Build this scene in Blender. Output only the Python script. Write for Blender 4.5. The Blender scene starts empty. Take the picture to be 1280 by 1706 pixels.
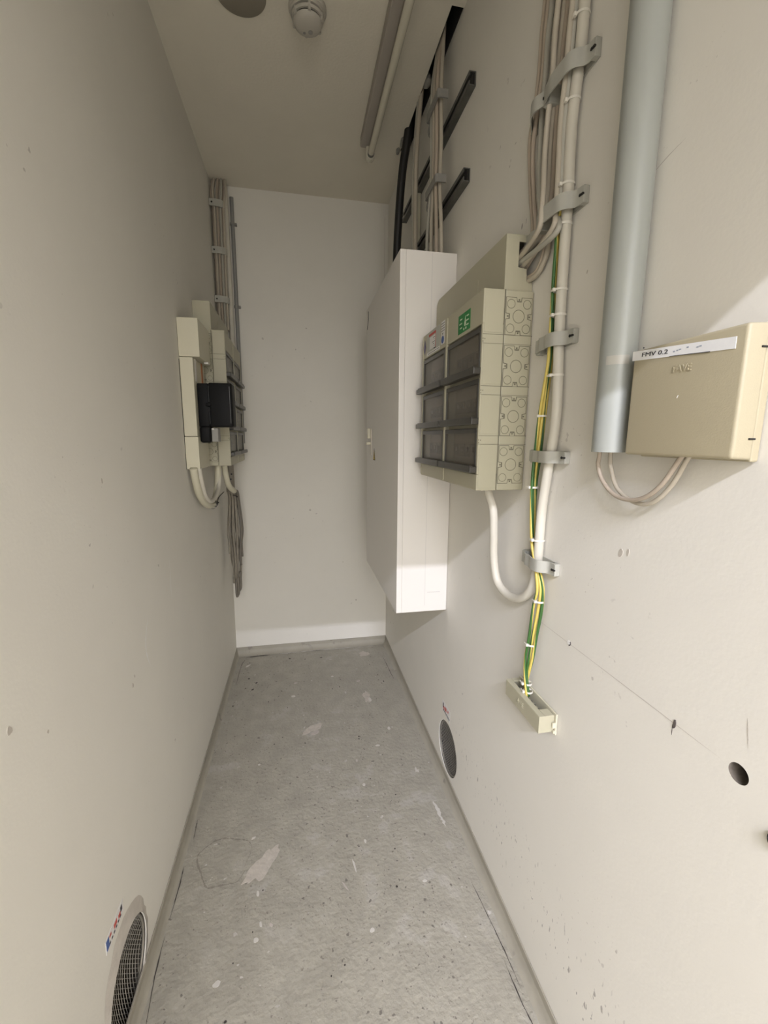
import bpy, bmesh, math, random
from mathutils import Vector, Matrix
from mathutils.geometry import tessellate_polygon
random.seed(7)
C = bpy.context.scene.collection
PI = math.pi
XR, XL, YB, ZC = .521, -.401, 2.55, 2.568

# ------------------------------------------------------------------ camera
cam_d = bpy.data.cameras.new('camera'); cam = bpy.data.objects.new('camera', cam_d); C.objects.link(cam)
yaw, pitch, roll = .1959, .1694, .006
f0 = Vector((math.sin(yaw), math.cos(yaw), 0)); r0 = Vector((math.cos(yaw), -math.sin(yaw), 0)); u0 = Vector((0, 0, 1))
fw = f0*math.cos(pitch) - u0*math.sin(pitch); up = u0*math.cos(pitch) + f0*math.sin(pitch)
rt = r0*math.cos(roll) + up*math.sin(roll); up = up*math.cos(roll) - r0*math.sin(roll)
M = Matrix((rt, up, -fw)).transposed().to_4x4(); M.translation = (0, 0, 1.3)
cam.matrix_world = M
cam_d.sensor_fit = 'VERTICAL'; cam_d.sensor_height = 24; cam_d.lens = 713.94/1706*24
cam_d.clip_start = .02
bpy.context.scene.camera = cam

# ------------------------------------------------------------------ light
sc = bpy.context.scene
sc.view_settings.view_transform = 'Standard'; sc.view_settings.look = 'None'
sc.view_settings.gamma = 1; sc.view_settings.use_curve_mapping = False
sc.view_settings.exposure = -.03
w = bpy.data.worlds.new('world'); sc.world = w; w.use_nodes = True
w.node_tree.nodes['Background'].inputs[0].default_value = (.8, .78, .72, 1)
w.node_tree.nodes['Background'].inputs[1].default_value = .02

def area(name, loc, rot, sx, sy, power, col):
    d = bpy.data.lights.new(name, 'AREA'); d.shape = 'RECTANGLE'; d.size = sx; d.size_y = sy
    d.energy = power; d.color = col
    o = bpy.data.objects.new(name, d); C.objects.link(o); o.location = loc; o.rotation_euler = rot
    return o
# the fluorescent tube of the hall beyond the doorway, and soft fill lights added in the unseen hall
LC = (.965, .995, 1.19)
area('hall_tube_light', (-.55, -3.6, 4.01), (math.radians(55), 0, 0), 1.1, .025, 150, LC)
area('hall_tube_light_left', (-1.65, -3.6, 4.01), (math.radians(50), 0, 0), .7, .025, 90, LC)
area('hall_fill_light_top', (0, -4.2, 3.9), (math.radians(25), 0, 0), 3.8, 2.2, 128, (.945, 1.0, 1.2))  # added broad fill from above, not a fitting of the hall
area('hall_fill_light_back', (0, -5.8, 1.5), (PI/2, 0, 0), 3.6, 2.6, 108, (.985, .99, 1.04))  # added frontal fill; no window is built here
area('hall_fill_light_high', (0, -5.8, 3.0), (math.radians(75), 0, 0), 3.6, 1.4, 62, (.985, .99, 1.04))  # added fill from higher up the hall's back end
area('hall_fill_light_left', (-1.9, -3.2, 1.6), (PI/2, 0, math.radians(-60)), 2.4, 2.4, 22, (.945, 1.0, 1.2))  # added side fill that brightens the right wall

# ------------------------------------------------------------------ materials
def mat(name, col, rough=.6, metal=0, var=0, vscale=8, bump=0, bscale=60, alpha=1, spec=.5, trans=0):
    m = bpy.data.materials.new(name); m.use_nodes = True; nt = m.node_tree; b = nt.nodes['Principled BSDF']
    b.inputs['Base Color'].default_value = (*col, 1); b.inputs['Roughness'].default_value = rough
    b.inputs['Metallic'].default_value = metal; b.inputs['Specular IOR Level'].default_value = spec
    b.inputs['Alpha'].default_value = alpha
    tc = nt.nodes.new('ShaderNodeTexCoord')
    if var:
        n = nt.nodes.new('ShaderNodeTexNoise'); n.inputs['Scale'].default_value = vscale; n.inputs['Detail'].default_value = 5
        nt.links.new(tc.outputs['Object'], n.inputs['Vector'])
        mp = nt.nodes.new('ShaderNodeMapRange'); mp.inputs['From Min'].default_value = .3; mp.inputs['From Max'].default_value = .7
        mp.inputs['To Min'].default_value = 1-var; mp.inputs['To Max'].default_value = 1+var
        nt.links.new(n.outputs['Fac'], mp.inputs['Value'])
        mx = nt.nodes.new('ShaderNodeVectorMath'); mx.operation = 'SCALE'; mx.inputs[0].default_value = col
        nt.links.new(mp.outputs['Result'], mx.inputs['Scale']); nt.links.new(mx.outputs['Vector'], b.inputs['Base Color'])
    if bump:
        n = nt.nodes.new('ShaderNodeTexNoise'); n.inputs['Scale'].default_value = bscale; n.inputs['Detail'].default_value = 4
        nt.links.new(tc.outputs['Object'], n.inputs['Vector'])
        bp = nt.nodes.new('ShaderNodeBump'); bp.inputs['Strength'].default_value = bump; bp.inputs['Distance'].default_value = .002
        nt.links.new(n.outputs['Fac'], bp.inputs['Height']); nt.links.new(bp.outputs['Normal'], b.inputs['Normal'])
    return m

def speck_material(name, base, rough, layers, bump=.3, bscale=70, mott=.05, mscale=3, bdist=.002):
    """paint or concrete: soft mottling plus layers of specks (scale, lo, hi, colour, strength, mask noise scale, mask threshold)"""
    m = bpy.data.materials.new(name); m.use_nodes = True; nt = m.node_tree; b = nt.nodes['Principled BSDF']
    L = nt.links.new
    b.inputs['Roughness'].default_value = rough; b.inputs['Specular IOR Level'].default_value = .3
    tc = nt.nodes.new('ShaderNodeTexCoord')
    n = nt.nodes.new('ShaderNodeTexNoise'); n.inputs['Scale'].default_value = mscale; n.inputs['Detail'].default_value = 7; n.inputs['Roughness'].default_value = .6
    L(tc.outputs['Object'], n.inputs['Vector'])
    mp = nt.nodes.new('ShaderNodeMapRange'); mp.inputs['From Min'].default_value = .3; mp.inputs['From Max'].default_value = .7
    mp.inputs['To Min'].default_value = 1-mott; mp.inputs['To Max'].default_value = 1+mott
    L(n.outputs['Fac'], mp.inputs['Value'])
    mx = nt.nodes.new('ShaderNodeVectorMath'); mx.operation = 'SCALE'; mx.inputs[0].default_value = base
    L(mp.outputs['Result'], mx.inputs['Scale']); cur = mx.outputs['Vector']
    for (s, lo, hi, col, k, ms, mt) in layers:
        v = nt.nodes.new('ShaderNodeTexNoise'); v.inputs['Scale'].default_value = s; v.inputs['Detail'].default_value = 2
        L(tc.outputs['Object'], v.inputs['Vector'])
        r = nt.nodes.new('ShaderNodeMapRange'); r.inputs['From Min'].default_value = lo; r.inputs['From Max'].default_value = hi
        r.inputs['To Max'].default_value = k
        L(v.outputs['Fac'], r.inputs['Value'])
        q = nt.nodes.new('ShaderNodeTexNoise'); q.inputs['Scale'].default_value = ms; q.inputs['Detail'].default_value = 2
        q.noise_dimensions = '4D'; q.inputs['W'].default_value = s
        L(tc.outputs['Object'], q.inputs['Vector'])
        r2 = nt.nodes.new('ShaderNodeMapRange'); r2.inputs['From Min'].default_value = mt; r2.inputs['From Max'].default_value = mt+.08
        L(q.outputs['Fac'], r2.inputs['Value'])
        mu = nt.nodes.new('ShaderNodeMath'); mu.operation = 'MULTIPLY'
        L(r.outputs['Result'], mu.inputs[0]); L(r2.outputs['Result'], mu.inputs[1])
        mi = nt.nodes.new('ShaderNodeMix'); mi.data_type = 'RGBA'
        L(mu.outputs[0], mi.inputs['Factor']); L(cur, mi.inputs['A']); mi.inputs['B'].default_value = (*col, 1)
        cur = mi.outputs['Result']
    L(cur, b.inputs['Base Color'])
    n2 = nt.nodes.new('ShaderNodeTexNoise'); n2.inputs['Scale'].default_value = bscale; n2.inputs['Detail'].default_value = 5
    L(tc.outputs['Object'], n2.inputs['Vector'])
    bp = nt.nodes.new('ShaderNodeBump'); bp.inputs['Strength'].default_value = bump; bp.inputs['Distance'].default_value = bdist
    L(n2.outputs['Fac'], bp.inputs['Height']); L(bp.outputs['Normal'], b.inputs['Normal'])
    return m

WALLC = (.81, .775, .69)
M_wall = speck_material('wall_paint', WALLC, .75,
    [(45, .71, .74, (.32, .28, .24), .5, 3, .56), (160, .72, .75, (.35, .3, .25), .5, 2.2, .55)], bump=.13, bscale=140, mott=.025, mscale=2.2)
M_wallR = M_wall.copy(); M_wallR.name = 'wall_paint_scuffed'
# scuffs low on the right wall: short tilted specks in a band beside the duct
nt = M_wallR.node_tree; L = nt.links.new; b = nt.nodes['Principled BSDF']
src = b.inputs['Base Color'].links[0].from_socket
tc = nt.nodes.new('ShaderNodeTexCoord'); mpn = nt.nodes.new('ShaderNodeMapping'); mpn.inputs['Scale'].default_value = (1, 1.5, .55)
mpn.inputs['Rotation'].default_value = (.5, 0, 0)
L(tc.outputs['Object'], mpn.inputs['Vector'])
v = nt.nodes.new('ShaderNodeTexNoise'); v.inputs['Scale'].default_value = 75; v.inputs['Detail'].default_value = 2; L(mpn.outputs['Vector'], v.inputs['Vector'])
r = nt.nodes.new('ShaderNodeMapRange'); r.inputs['From Min'].default_value = .655; r.inputs['From Max'].default_value = .70; r.inputs['To Max'].default_value = .75
L(v.outputs['Fac'], r.inputs['Value'])
sp = nt.nodes.new('ShaderNodeSeparateXYZ'); L(tc.outputs['Object'], sp.inputs[0])
# distance from the line z = .17 + .12 (y - .3), faded
d = nt.nodes.new('ShaderNodeMath'); d.operation = 'MULTIPLY_ADD'; d.inputs[1].default_value = -.06; d.inputs[2].default_value = -.19; L(sp.outputs['Y'], d.inputs[0])
a = nt.nodes.new('ShaderNodeMath'); a.operation = 'ADD'; L(d.outputs[0], a.inputs[0]); L(sp.outputs['Z'], a.inputs[1])
ab = nt.nodes.new('ShaderNodeMath'); ab.operation = 'ABSOLUTE'; L(a.outputs[0], ab.inputs[0])
mk = nt.nodes.new('ShaderNodeMapRange'); mk.inputs['From Min'].default_value = .13; mk.inputs['From Max'].default_value = .03
L(ab.outputs[0], mk.inputs['Value'])
yk = nt.nodes.new('ShaderNodeMapRange'); yk.inputs['From Min'].default_value = 1.45; yk.inputs['From Max'].default_value = 1.1; L(sp.outputs['Y'], yk.inputs['Value'])
m1 = nt.nodes.new('ShaderNodeMath'); m1.operation = 'MULTIPLY'; L(mk.outputs[0], m1.inputs[0]); L(yk.outputs[0], m1.inputs[1])
m2 = nt.nodes.new('ShaderNodeMath'); m2.operation = 'MULTIPLY'; L(m1.outputs[0], m2.inputs[0]); L(r.outputs[0], m2.inputs[1])
mi = nt.nodes.new('ShaderNodeMix'); mi.data_type = 'RGBA'; L(m2.outputs[0], mi.inputs['Factor']); L(src, mi.inputs['A']); mi.inputs['B'].default_value = (.26, .23, .2, 1)
L(mi.outputs['Result'], b.inputs['Base Color'])

M_ceil = speck_material('ceiling_paint', (.78, .73, .61), .8, [], bump=.3, bscale=120, mott=.03, mscale=3)
M_floor = speck_material('painted_concrete', (.395, .368, .302), .62,
    [(9, .50, .62, (.355, .33, .27), .6, 1.5, .45), (14, .56, .66, (.46, .435, .39), .55, 2, .48),
     (70, .66, .70, (.13, .115, .1), .75, 2.5, .45), (120, .66, .70, (.16, .14, .12), .6, 4, .42),
     (42, .705, .72, (.60, .57, .52), .8, 3, .46)], bump=.75, bscale=75, mott=.10, mscale=14, bdist=.004)
M_base = speck_material('floor_coating', (.385, .355, .285), .6, [(30, .62, .68, (.2, .18, .16), .5, 4, .5)], bump=.3, bscale=50, mott=.08, mscale=9)
M_crack = mat('crack', (.06, .05, .045), .9)
M_dropl = mat('paint_drop', (.62, .59, .53), .6)
M_stain = mat('stain', (.5, .45, .4), .7, var=.12, vscale=50)
M_plaster = mat('plaster', (.6, .55, .48), .85, var=.08, vscale=30, bump=.5, bscale=90)
M_beige = mat('panel_plastic', (.47, .44, .315), .45, var=.015, vscale=5)
M_beige_d = mat('panel_groove', (.17, .155, .11), .6)
M_white = mat('cabinet_enamel', (.81, .77, .705), .35, var=.01, vscale=3)
M_cream = mat('trunking_plastic', (.64, .60, .45), .45, var=.015, vscale=4)
M_tan = mat('junction_plastic', (.43, .375, .25), .5, bump=.12, bscale=500)
M_cable = mat('cable_sheath', (.50, .445, .35), .5, var=.05, vscale=9)
M_cable2 = mat('cable_sheath_pink', (.45, .375, .29), .5, var=.05, vscale=9)
M_cable3 = mat('cable_sheath_grey', (.45, .43, .36), .5, var=.05, vscale=9)
M_thick = mat('thick_sheath', (.64, .60, .50), .42, var=.05, vscale=12)
M_tie = mat('nylon_tie', (.78, .74, .64), .4)
M_clamp = mat('clamp_plastic', (.44, .43, .37), .5, var=.03, vscale=30)
M_black = mat('black_plastic', (.008, .008, .008), .5, spec=.12)
M_dark = mat('dark_rubber', (.012, .011, .010), .5)
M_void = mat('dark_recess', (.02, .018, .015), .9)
M_pipe = mat('grey_pvc', (.34, .35, .315), .38, var=.02, vscale=6)
M_steel = mat('galvanised_steel', (.17, .17, .16), .45, .8, var=.12, vscale=40)
M_wire = mat('wire_mesh_steel', (.30, .28, .24), .45, .5)
M_hang = mat('hanging_sheath', (.26, .23, .18), .5, var=.1, vscale=20)
M_hang2 = mat('hanging_sheath_dark', (.19, .168, .135), .5, var=.1, vscale=20)
M_duct = mat('duct_steel', (.07, .062, .05), .6, .3)
M_paper = mat('label_paper', (.80, .78, .74), .6)
M_tape = mat('label_tape', (.82, .81, .78), .35, var=.03, vscale=60)
M_ink = mat('ink', (.02, .02, .025), .6)
M_red = mat('red_print', (.55, .09, .07), .6)
M_blue = mat('blue_print', (.06, .12, .35), .5)
M_indigo = mat('indigo_print', (.07, .06, .16), .5)
M_green = mat('green_print', (.02, .22, .05), .5)
M_pale = mat('pale_print', (.62, .72, .52), .5)
M_yellow = mat('yellow_print', (.62, .42, .05), .5)
M_smoke = mat('smoked_cover', (.20, .17, .13), .18, alpha=.42)
M_rail = mat('smoked_rail', (.05, .045, .035), .35)
M_inside = mat('device_rail_cover', (.50, .46, .38), .6)
M_chrome = mat('bare_metal', (.55, .52, .47), .3, .9)
M_brass = mat('metal_pin', (.7, .66, .58), .3, .8)
M_det = mat('detector_plastic', (.50, .47, .40), .55)
M_tube = mat('tube_glass', (.66, .62, .50), .25)
M_batten = mat('batten_enamel', (.40, .36, .31), .5)
M_cover = mat('cover_disc', (.27, .24, .185), .7, var=.03, vscale=20)
M_orange = mat('orange_print', (.45, .16, .05), .6)
M_grey = mat('grey_plastic', (.28, .27, .24), .5)

def earth_material():
    m = bpy.data.materials.new('green_yellow_sheath'); m.use_nodes = True; nt = m.node_tree; b = nt.nodes['Principled BSDF']; L = nt.links.new
    uv = nt.nodes.new('ShaderNodeTexCoord'); s = nt.nodes.new('ShaderNodeSeparateXYZ'); L(uv.outputs['UV'], s.inputs[0])
    # u = angle 0..1, v = metres along the wire: a stripe that slowly winds round the sheath
    t = nt.nodes.new('ShaderNodeMath'); t.operation = 'MULTIPLY_ADD'; t.inputs[1].default_value = 2.6; L(s.outputs['Y'], t.inputs[0]); L(s.outputs['X'], t.inputs[2])
    f = nt.nodes.new('ShaderNodeMath'); f.operation = 'FRACT'; oi = nt.nodes.new('ShaderNodeObjectInfo'); ad = nt.nodes.new('ShaderNodeMath'); ad.operation = 'ADD'; L(t.outputs[0], ad.inputs[0]); L(oi.outputs['Random'], ad.inputs[1]); L(ad.outputs[0], f.inputs[0])
    g = nt.nodes.new('ShaderNodeMath'); g.operation = 'GREATER_THAN'; g.inputs[1].default_value = .45; L(f.outputs[0], g.inputs[0])
    mi = nt.nodes.new('ShaderNodeMix'); mi.data_type = 'RGBA'; L(g.outputs[0], mi.inputs['Factor'])
    mi.inputs['A'].default_value = (.045, .13, .03, 1); mi.inputs['B'].default_value = (.66, .52, .12, 1)
    L(mi.outputs['Result'], b.inputs['Base Color']); b.inputs['Roughness'].default_value = .4
    return m
M_earth = earth_material()

# ------------------------------------------------------------------ builders
def origin(o):
    v = Vector((0, 0, 0))
    while o is not None:
        v += o.location; o = o.parent
    return v
def tag(o, label=None, cat=None, group=None, kind=None):
    if label: o['label'] = label
    if cat: o['category'] = cat
    if group: o['group'] = group
    if kind: o['kind'] = kind
    return o
def thing(name, label, cat, loc, group=None):
    o = bpy.data.objects.new(name, None); C.objects.link(o); o.location = loc; o.empty_display_size = .05
    return tag(o, label, cat, group)
def obj(name, bm, m, parent=None, smooth=False, loc=None, label=None):
    """link a bmesh given in world coordinates as one mesh object"""
    bmesh.ops.recalc_face_normals(bm, faces=bm.faces[:]) if not getattr(bm, 'keep', False) else None
    me = bpy.data.meshes.new(name); 
    base = origin(parent) if parent else Vector(loc if loc else (0, 0, 0))
    bmesh.ops.translate(bm, verts=bm.verts[:], vec=-base)
    bm.to_mesh(me); bm.free()
    for mm in (m if isinstance(m, (list, tuple)) else [m]): me.materials.append(mm)
    if smooth:
        for p in me.polygons: p.use_smooth = True
        if smooth != 'all':
            try: me.set_sharp_from_angle(angle=math.radians(40))
            except Exception: pass
    o = bpy.data.objects.new(name, me); C.objects.link(o)
    if parent: o.parent = parent
    else: o.location = base
    if label: o['label'] = label
    return o
def struct(name, bm, m, parent=None, **k):
    o = obj(name, bm, m, parent, **k)
    if not parent: o['kind'] = 'structure'
    return o
def NB(): return bmesh.new()
def box(bm, x0, x1, y0, y1, z0, z1, bev=0, seg=2):
    if x0 > x1: x0, x1 = x1, x0
    if y0 > y1: y0, y1 = y1, y0
    if z0 > z1: z0, z1 = z1, z0
    g = bmesh.ops.create_cube(bm, size=1)['verts']
    for v in g:
        v.co = Vector(((x0+x1)/2 + v.co.x*(x1-x0), (y0+y1)/2 + v.co.y*(y1-y0), (z0+z1)/2 + v.co.z*(z1-z0)))
    if bev:
        es = {e for v in g for e in v.link_edges}
        bmesh.ops.bevel(bm, geom=list(es), offset=min(bev, .45*min(x1-x0, y1-y0, z1-z0)), segments=seg, affect='EDGES', profile=.5)
    return bm
def prism(bm, pts, axis, a0, a1):
    """polygon pts (2D) in the plane normal to axis, extruded from a0 to a1; for x: (y,z), y: (x,z), z: (x,y)"""
    def P(p, a):
        return {'x': (a, p[0], p[1]), 'y': (p[0], a, p[1]), 'z': (p[0], p[1], a)}[axis]
    A = [bm.verts.new(P(p, a0)) for p in pts]; B = [bm.verts.new(P(p, a1)) for p in pts]
    n = len(pts)
    tris = tessellate_polygon([[Vector((p[0], p[1], 0)) for p in pts]])
    for t in tris:
        bm.faces.new([A[i] for i in t]); bm.faces.new([B[i] for i in reversed(t)])
    for i in range(n):
        bm.faces.new((A[i], A[(i+1) % n], B[(i+1) % n], B[i]))
    return bm
def cyl(bm, c, axis, r, h, seg=24, r2=None):
    """cylinder from c along axis by h"""
    ax = Vector(axis).normalized(); t = ax.orthogonal().normalized(); s = ax.cross(t); c = Vector(c)
    r2 = r if r2 is None else r2
    A = [bm.verts.new(c + (t*math.cos(2*PI*i/seg) + s*math.sin(2*PI*i/seg))*r) for i in range(seg)]
    B = [bm.verts.new(c + ax*h + (t*math.cos(2*PI*i/seg) + s*math.sin(2*PI*i/seg))*r2) for i in range(seg)]
    bm.faces.new(A[::-1]); bm.faces.new(B)
    for i in range(seg): bm.faces.new((A[i], A[(i+1) % seg], B[(i+1) % seg], B[i]))
    return bm
def lathe(bm, c, axis, prof, seg=40):
    """profile of (radius, height along axis) pairs"""
    ax = Vector(axis).normalized(); t = ax.orthogonal().normalized(); s = ax.cross(t); c = Vector(c)
    rings = []
    for r, h in prof:
        if r < 1e-6: rings.append([bm.verts.new(c + ax*h)])
        else: rings.append([bm.verts.new(c + ax*h + (t*math.cos(2*PI*i/seg) + s*math.sin(2*PI*i/seg))*r) for i in range(seg)])
    for a, b2 in zip(rings, rings[1:]):
        for i in range(seg):
            j = (i+1) % seg
            if len(a) == 1 and len(b2) == 1: continue
            if len(a) == 1: bm.faces.new((a[0], b2[i], b2[j]))
            elif len(b2) == 1: bm.faces.new((a[i], a[j], b2[0]))
            else: bm.faces.new((a[i], a[j], b2[j], b2[i]))
    return bm
def torus(bm, c, axis, R, r, seg=28, ms=6):
    ax = Vector(axis).normalized(); t = ax.orthogonal().normalized(); s = ax.cross(t); c = Vector(c); rings = []
    for i in range(seg):
        d = t*math.cos(2*PI*i/seg) + s*math.sin(2*PI*i/seg)
        rings.append([bm.verts.new(c + d*(R + r*math.cos(2*PI*k/ms)) + ax*r*math.sin(2*PI*k/ms)) for k in range(ms)])
    for i in range(seg):
        a, b2 = rings[i], rings[(i+1) % seg]
        for k in range(ms): bm.faces.new((a[k], a[(k+1) % ms], b2[(k+1) % ms], b2[k]))
    return bm
def spline(pts, n=7):
    P = [Vector(p) for p in pts]; P = [P[0]*2 - P[1]] + P + [P[-1]*2 - P[-2]]; out = []
    for i in range(1, len(P)-2):
        for k in range(n):
            t = k/n; a, b_, c, d_ = P[i-1], P[i], P[i+1], P[i+2]
            out.append(.5*((2*b_) + (c-a)*t + (2*a-5*b_+4*c-d_)*t*t + (3*b_-a-3*c+d_)*t**3))
    out.append(P[-2]); return out
def tube(bm, pts, r, seg=12, n=7, smooth=True, cap=True):
    Q = spline(pts, n) if smooth and len(pts) > 2 else [Vector(p) for p in pts]
    uvl = bm.loops.layers.uv.verify()
    T = [(Q[min(i+1, len(Q)-1)] - Q[max(i-1, 0)]).normalized() for i in range(len(Q))]
    nrm = T[0].orthogonal().normalized(); rings = []; dist = 0; D = []
    for i, q in enumerate(Q):
        if i: dist += (q-Q[i-1]).length
        D.append(dist)
        nrm = (nrm - T[i]*nrm.dot(T[i])).normalized(); bn = T[i].cross(nrm)
        rings.append([bm.verts.new(q + (nrm*math.cos(2*PI*k/seg) + bn*math.sin(2*PI*k/seg))*r) for k in range(seg)])
    for i in range(len(Q)-1):
        for k in range(seg):
            f = bm.faces.new((rings[i][k], rings[i][(k+1) % seg], rings[i+1][(k+1) % seg], rings[i+1][k]))
            for l, (u, v_) in zip(f.loops, ((k/seg, D[i]), ((k+1)/seg, D[i]), ((k+1)/seg, D[i+1]), (k/seg, D[i+1]))): l[uvl].uv = (u, v_)
    if cap: bm.faces.new(rings[0][::-1]); bm.faces.new(rings[-1])
    return bm
def text(name, s, size, m, parent, Mx, ext=.0003, label=None, bold=0):
    cu = bpy.data.curves.new(name, 'FONT'); cu.body = s; cu.size = size; cu.extrude = ext; cu.offset = bold; cu.align_x = 'CENTER'; cu.align_y = 'CENTER'
    t = bpy.data.objects.new('tmp', cu); C.objects.link(t); dg = bpy.context.evaluated_depsgraph_get()
    me = bpy.data.meshes.new_from_object(t.evaluated_get(dg)); bpy.data.objects.remove(t); bpy.data.curves.remove(cu)
    me.name = name; me.transform(Matrix.Translation(-origin(parent)) @ Mx); me.materials.clear(); me.materials.append(m)
    o = bpy.data.objects.new(name, me); C.objects.link(o); o.parent = parent
    if label: o['label'] = label
    return o
def facing(sx, x, y, z):
    """writing plane on a side wall: sx=-1 faces -x (right wall; reads towards -y), sx=+1 faces +x"""
    R = Matrix(((0, 0, sx), (1*sx, 0, 0), (0, 1, 0))).to_4x4()
    R.translation = (x, y, z); return R

# ================================================================== STRUCTURE
def holed_wall(name, x, sgn, y0, y1, z0, z1, holes, m, thick=.2):
    """wall whose face is the plane x; sgn = direction into the wall. holes: (y, z, r, depth)"""
    bm = NB(); outer = [(y0, z0), (y1, z0), (y1, z1), (y0, z1)]
    loops = [outer]; seg = 48
    for (hy, hz, r, dp) in holes:
        loops.append([(hy + r*math.cos(-2*PI*i/seg), hz + r*math.sin(-2*PI*i/seg)) for i in range(seg)])
    vs = []
    for lp in loops: vs += [bm.verts.new((x, p[0], p[1])) for p in lp]
    for t in tessellate_polygon([[Vector((p[0], p[1], 0)) for p in lp] for lp in loops]):
        try: bm.faces.new([vs[i] for i in t])
        except ValueError: pass
    k = 4
    for (hy, hz, r, dp) in holes:
        ring = vs[k:k+seg]; k += seg
        far = [bm.verts.new((x + sgn*dp, v.co.y, v.co.z)) for v in ring]
        for i in range(seg): bm.faces.new((ring[i], ring[(i+1) % seg], far[(i+1) % seg], far[i]))
        bm.faces.new(far)
    o = [bm.verts.new((x + sgn*thick, p[0], p[1])) for p in outer]
    for i in range(4): bm.faces.new((vs[i], vs[(i+1) % 4], o[(i+1) % 4], o[i]))
    bm.faces.new(o)
    o_ = struct(name, bm, [m, M_hole])
    for p_ in o_.data.polygons:
        for (hy, hz, r, dp) in holes:
            cc = p_.center
            if r < .05 and abs(cc.x-x) > .004 and abs(cc.x-x) < .07 and (cc.y-hy)**2 + (cc.z-hz)**2 < (r*1.1)**2: p_.material_index = 1
    return o_

M_hole = mat('dark_dirty_hole', (.16, .135, .105), .9, var=.2, vscale=200)  # dirty plaster, darkened further to stand for shade inside the small holes
VR = (1.37, .150, .098); VL = (.862, .118, .105)
wall_right = holed_wall('wall_right', XR, 1, -.48, YB+.0, 0, ZC+.5, [(VR[0], VR[1], VR[2], .19), (.372, .896, .0125, .045), (.318, .852, .013, .06)], M_wallR)
wall_left = holed_wall('wall_left', XL, -1, -.48, YB+.0, 0, ZC+.5, [(VL[0], VL[1], VL[2], .19)], M_wall)
bm = NB(); box(bm, XL-.2, XR+.2, YB, YB+.15, 0, ZC+.5); wall_back = struct('wall_back', bm, M_wall)
bm = NB(); box(bm, XL-.2, XR+.2, -.6, YB+.15, -.1, 0); box(bm, -2.4, 2.4, -6.2, -.6, -.1, 0); floor = struct('floor', bm, M_floor)
bm = NB()   # ceiling slab with the riser slot left open along the right wall
box(bm, XL, .482, -.48, YB, ZC, ZC+.16); box(bm, .482, XR, -.48, 1.44, ZC, ZC+.16); box(bm, .482, XR, 2.11, YB, ZC, ZC+.16)
ceiling = struct('ceiling', bm, M_ceil)
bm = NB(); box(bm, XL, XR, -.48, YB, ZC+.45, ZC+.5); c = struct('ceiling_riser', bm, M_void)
bm = NB(); box(bm, XR-.003, XR-.0005, 1.441, 2.109, ZC+.004, ZC+.44); box(bm, .4825, .485, 1.441, 2.109, ZC+.004, ZC+.44); box(bm, .482, XR, 1.4405, 1.443, ZC+.004, ZC+.44); box(bm, .482, XR, 2.107, 2.1095, ZC+.004, ZC+.44); obj('riser_shade', bm, M_void, ceiling)  # near-black sheets paint the darkness of the unlit shaft
bm = NB()   # wall with the doorway, behind the camera
box(bm, -2.2, XL, -.6, -.48, 0, 4.2); box(bm, XR, 2.2, -.6, -.48, 0, 4.2); box(bm, XL, XR, -.6, -.48, 2.125, 4.2)
struct('wall_front', bm, M_wall)
bm = NB(); box(bm, -2.4, -2.2, -6.2, -.48, 0, 4.2); struct('wall_hall_left', bm, M_wall)
bm = NB(); box(bm, 2.2, 2.4, -6.2, -.48, 0, 4.2); struct('wall_hall_right', bm, M_wall)
bm = NB(); box(bm, -2.2, 2.2, -6.2, -6.0, 0, 4.2); struct('wall_hall_back', bm, M_wall)
bm = NB(); box(bm, -2.4, 2.4, -6.2, -.48, 4.2, 4.3); struct('ceiling_hall', bm, M_ceil)

# grey floor coating turned up along the walls
def strip(name, pts_fn, m=M_base): pass
bm = NB(); box(bm, XL, XR, YB-.004, YB, 0, .046, .0015); struct('baseboard_back', bm, M_base)
bm = NB(); box(bm, XL, XL+.004, -.48, YB-.004, 0, .044, .0015); struct('baseboard_left', bm, M_base)
bm = NB(); box(bm, XR-.004, XR, -.48, YB-.004, 0, .046, .0015); struct('baseboard_right', bm, M_base)
# coving fillet of the coating where floor meets wall
bm = NB(); prism(bm, [(XR-.004, 0), (XR-.022, 0), (XR-.014, .004), (XR-.008, .012), (XR-.004, .026)], 'y', -.48, YB-.004); obj('coating_fillet', bm, M_base, bpy.data.objects['baseboard_right'], smooth=True)
bm = NB(); prism(bm, [(XL+.004, 0), (XL+.017, 0), (XL+.011, .004), (XL+.008, .012), (XL+.004, .026)], 'y', -.48, YB-.004); obj('coating_fillet', bm, M_base, bpy.data.objects['baseboard_left'], smooth=True)
bm = NB(); prism(bm, [(YB-.004, 0), (YB-.032, 0), (YB-.018, .004), (YB-.009, .012), (YB-.004, .026)], 'x', XL+.004, XR-.004); obj('coating_fillet', bm, M_base, bpy.data.objects['baseboard_back'], smooth=True)

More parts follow.
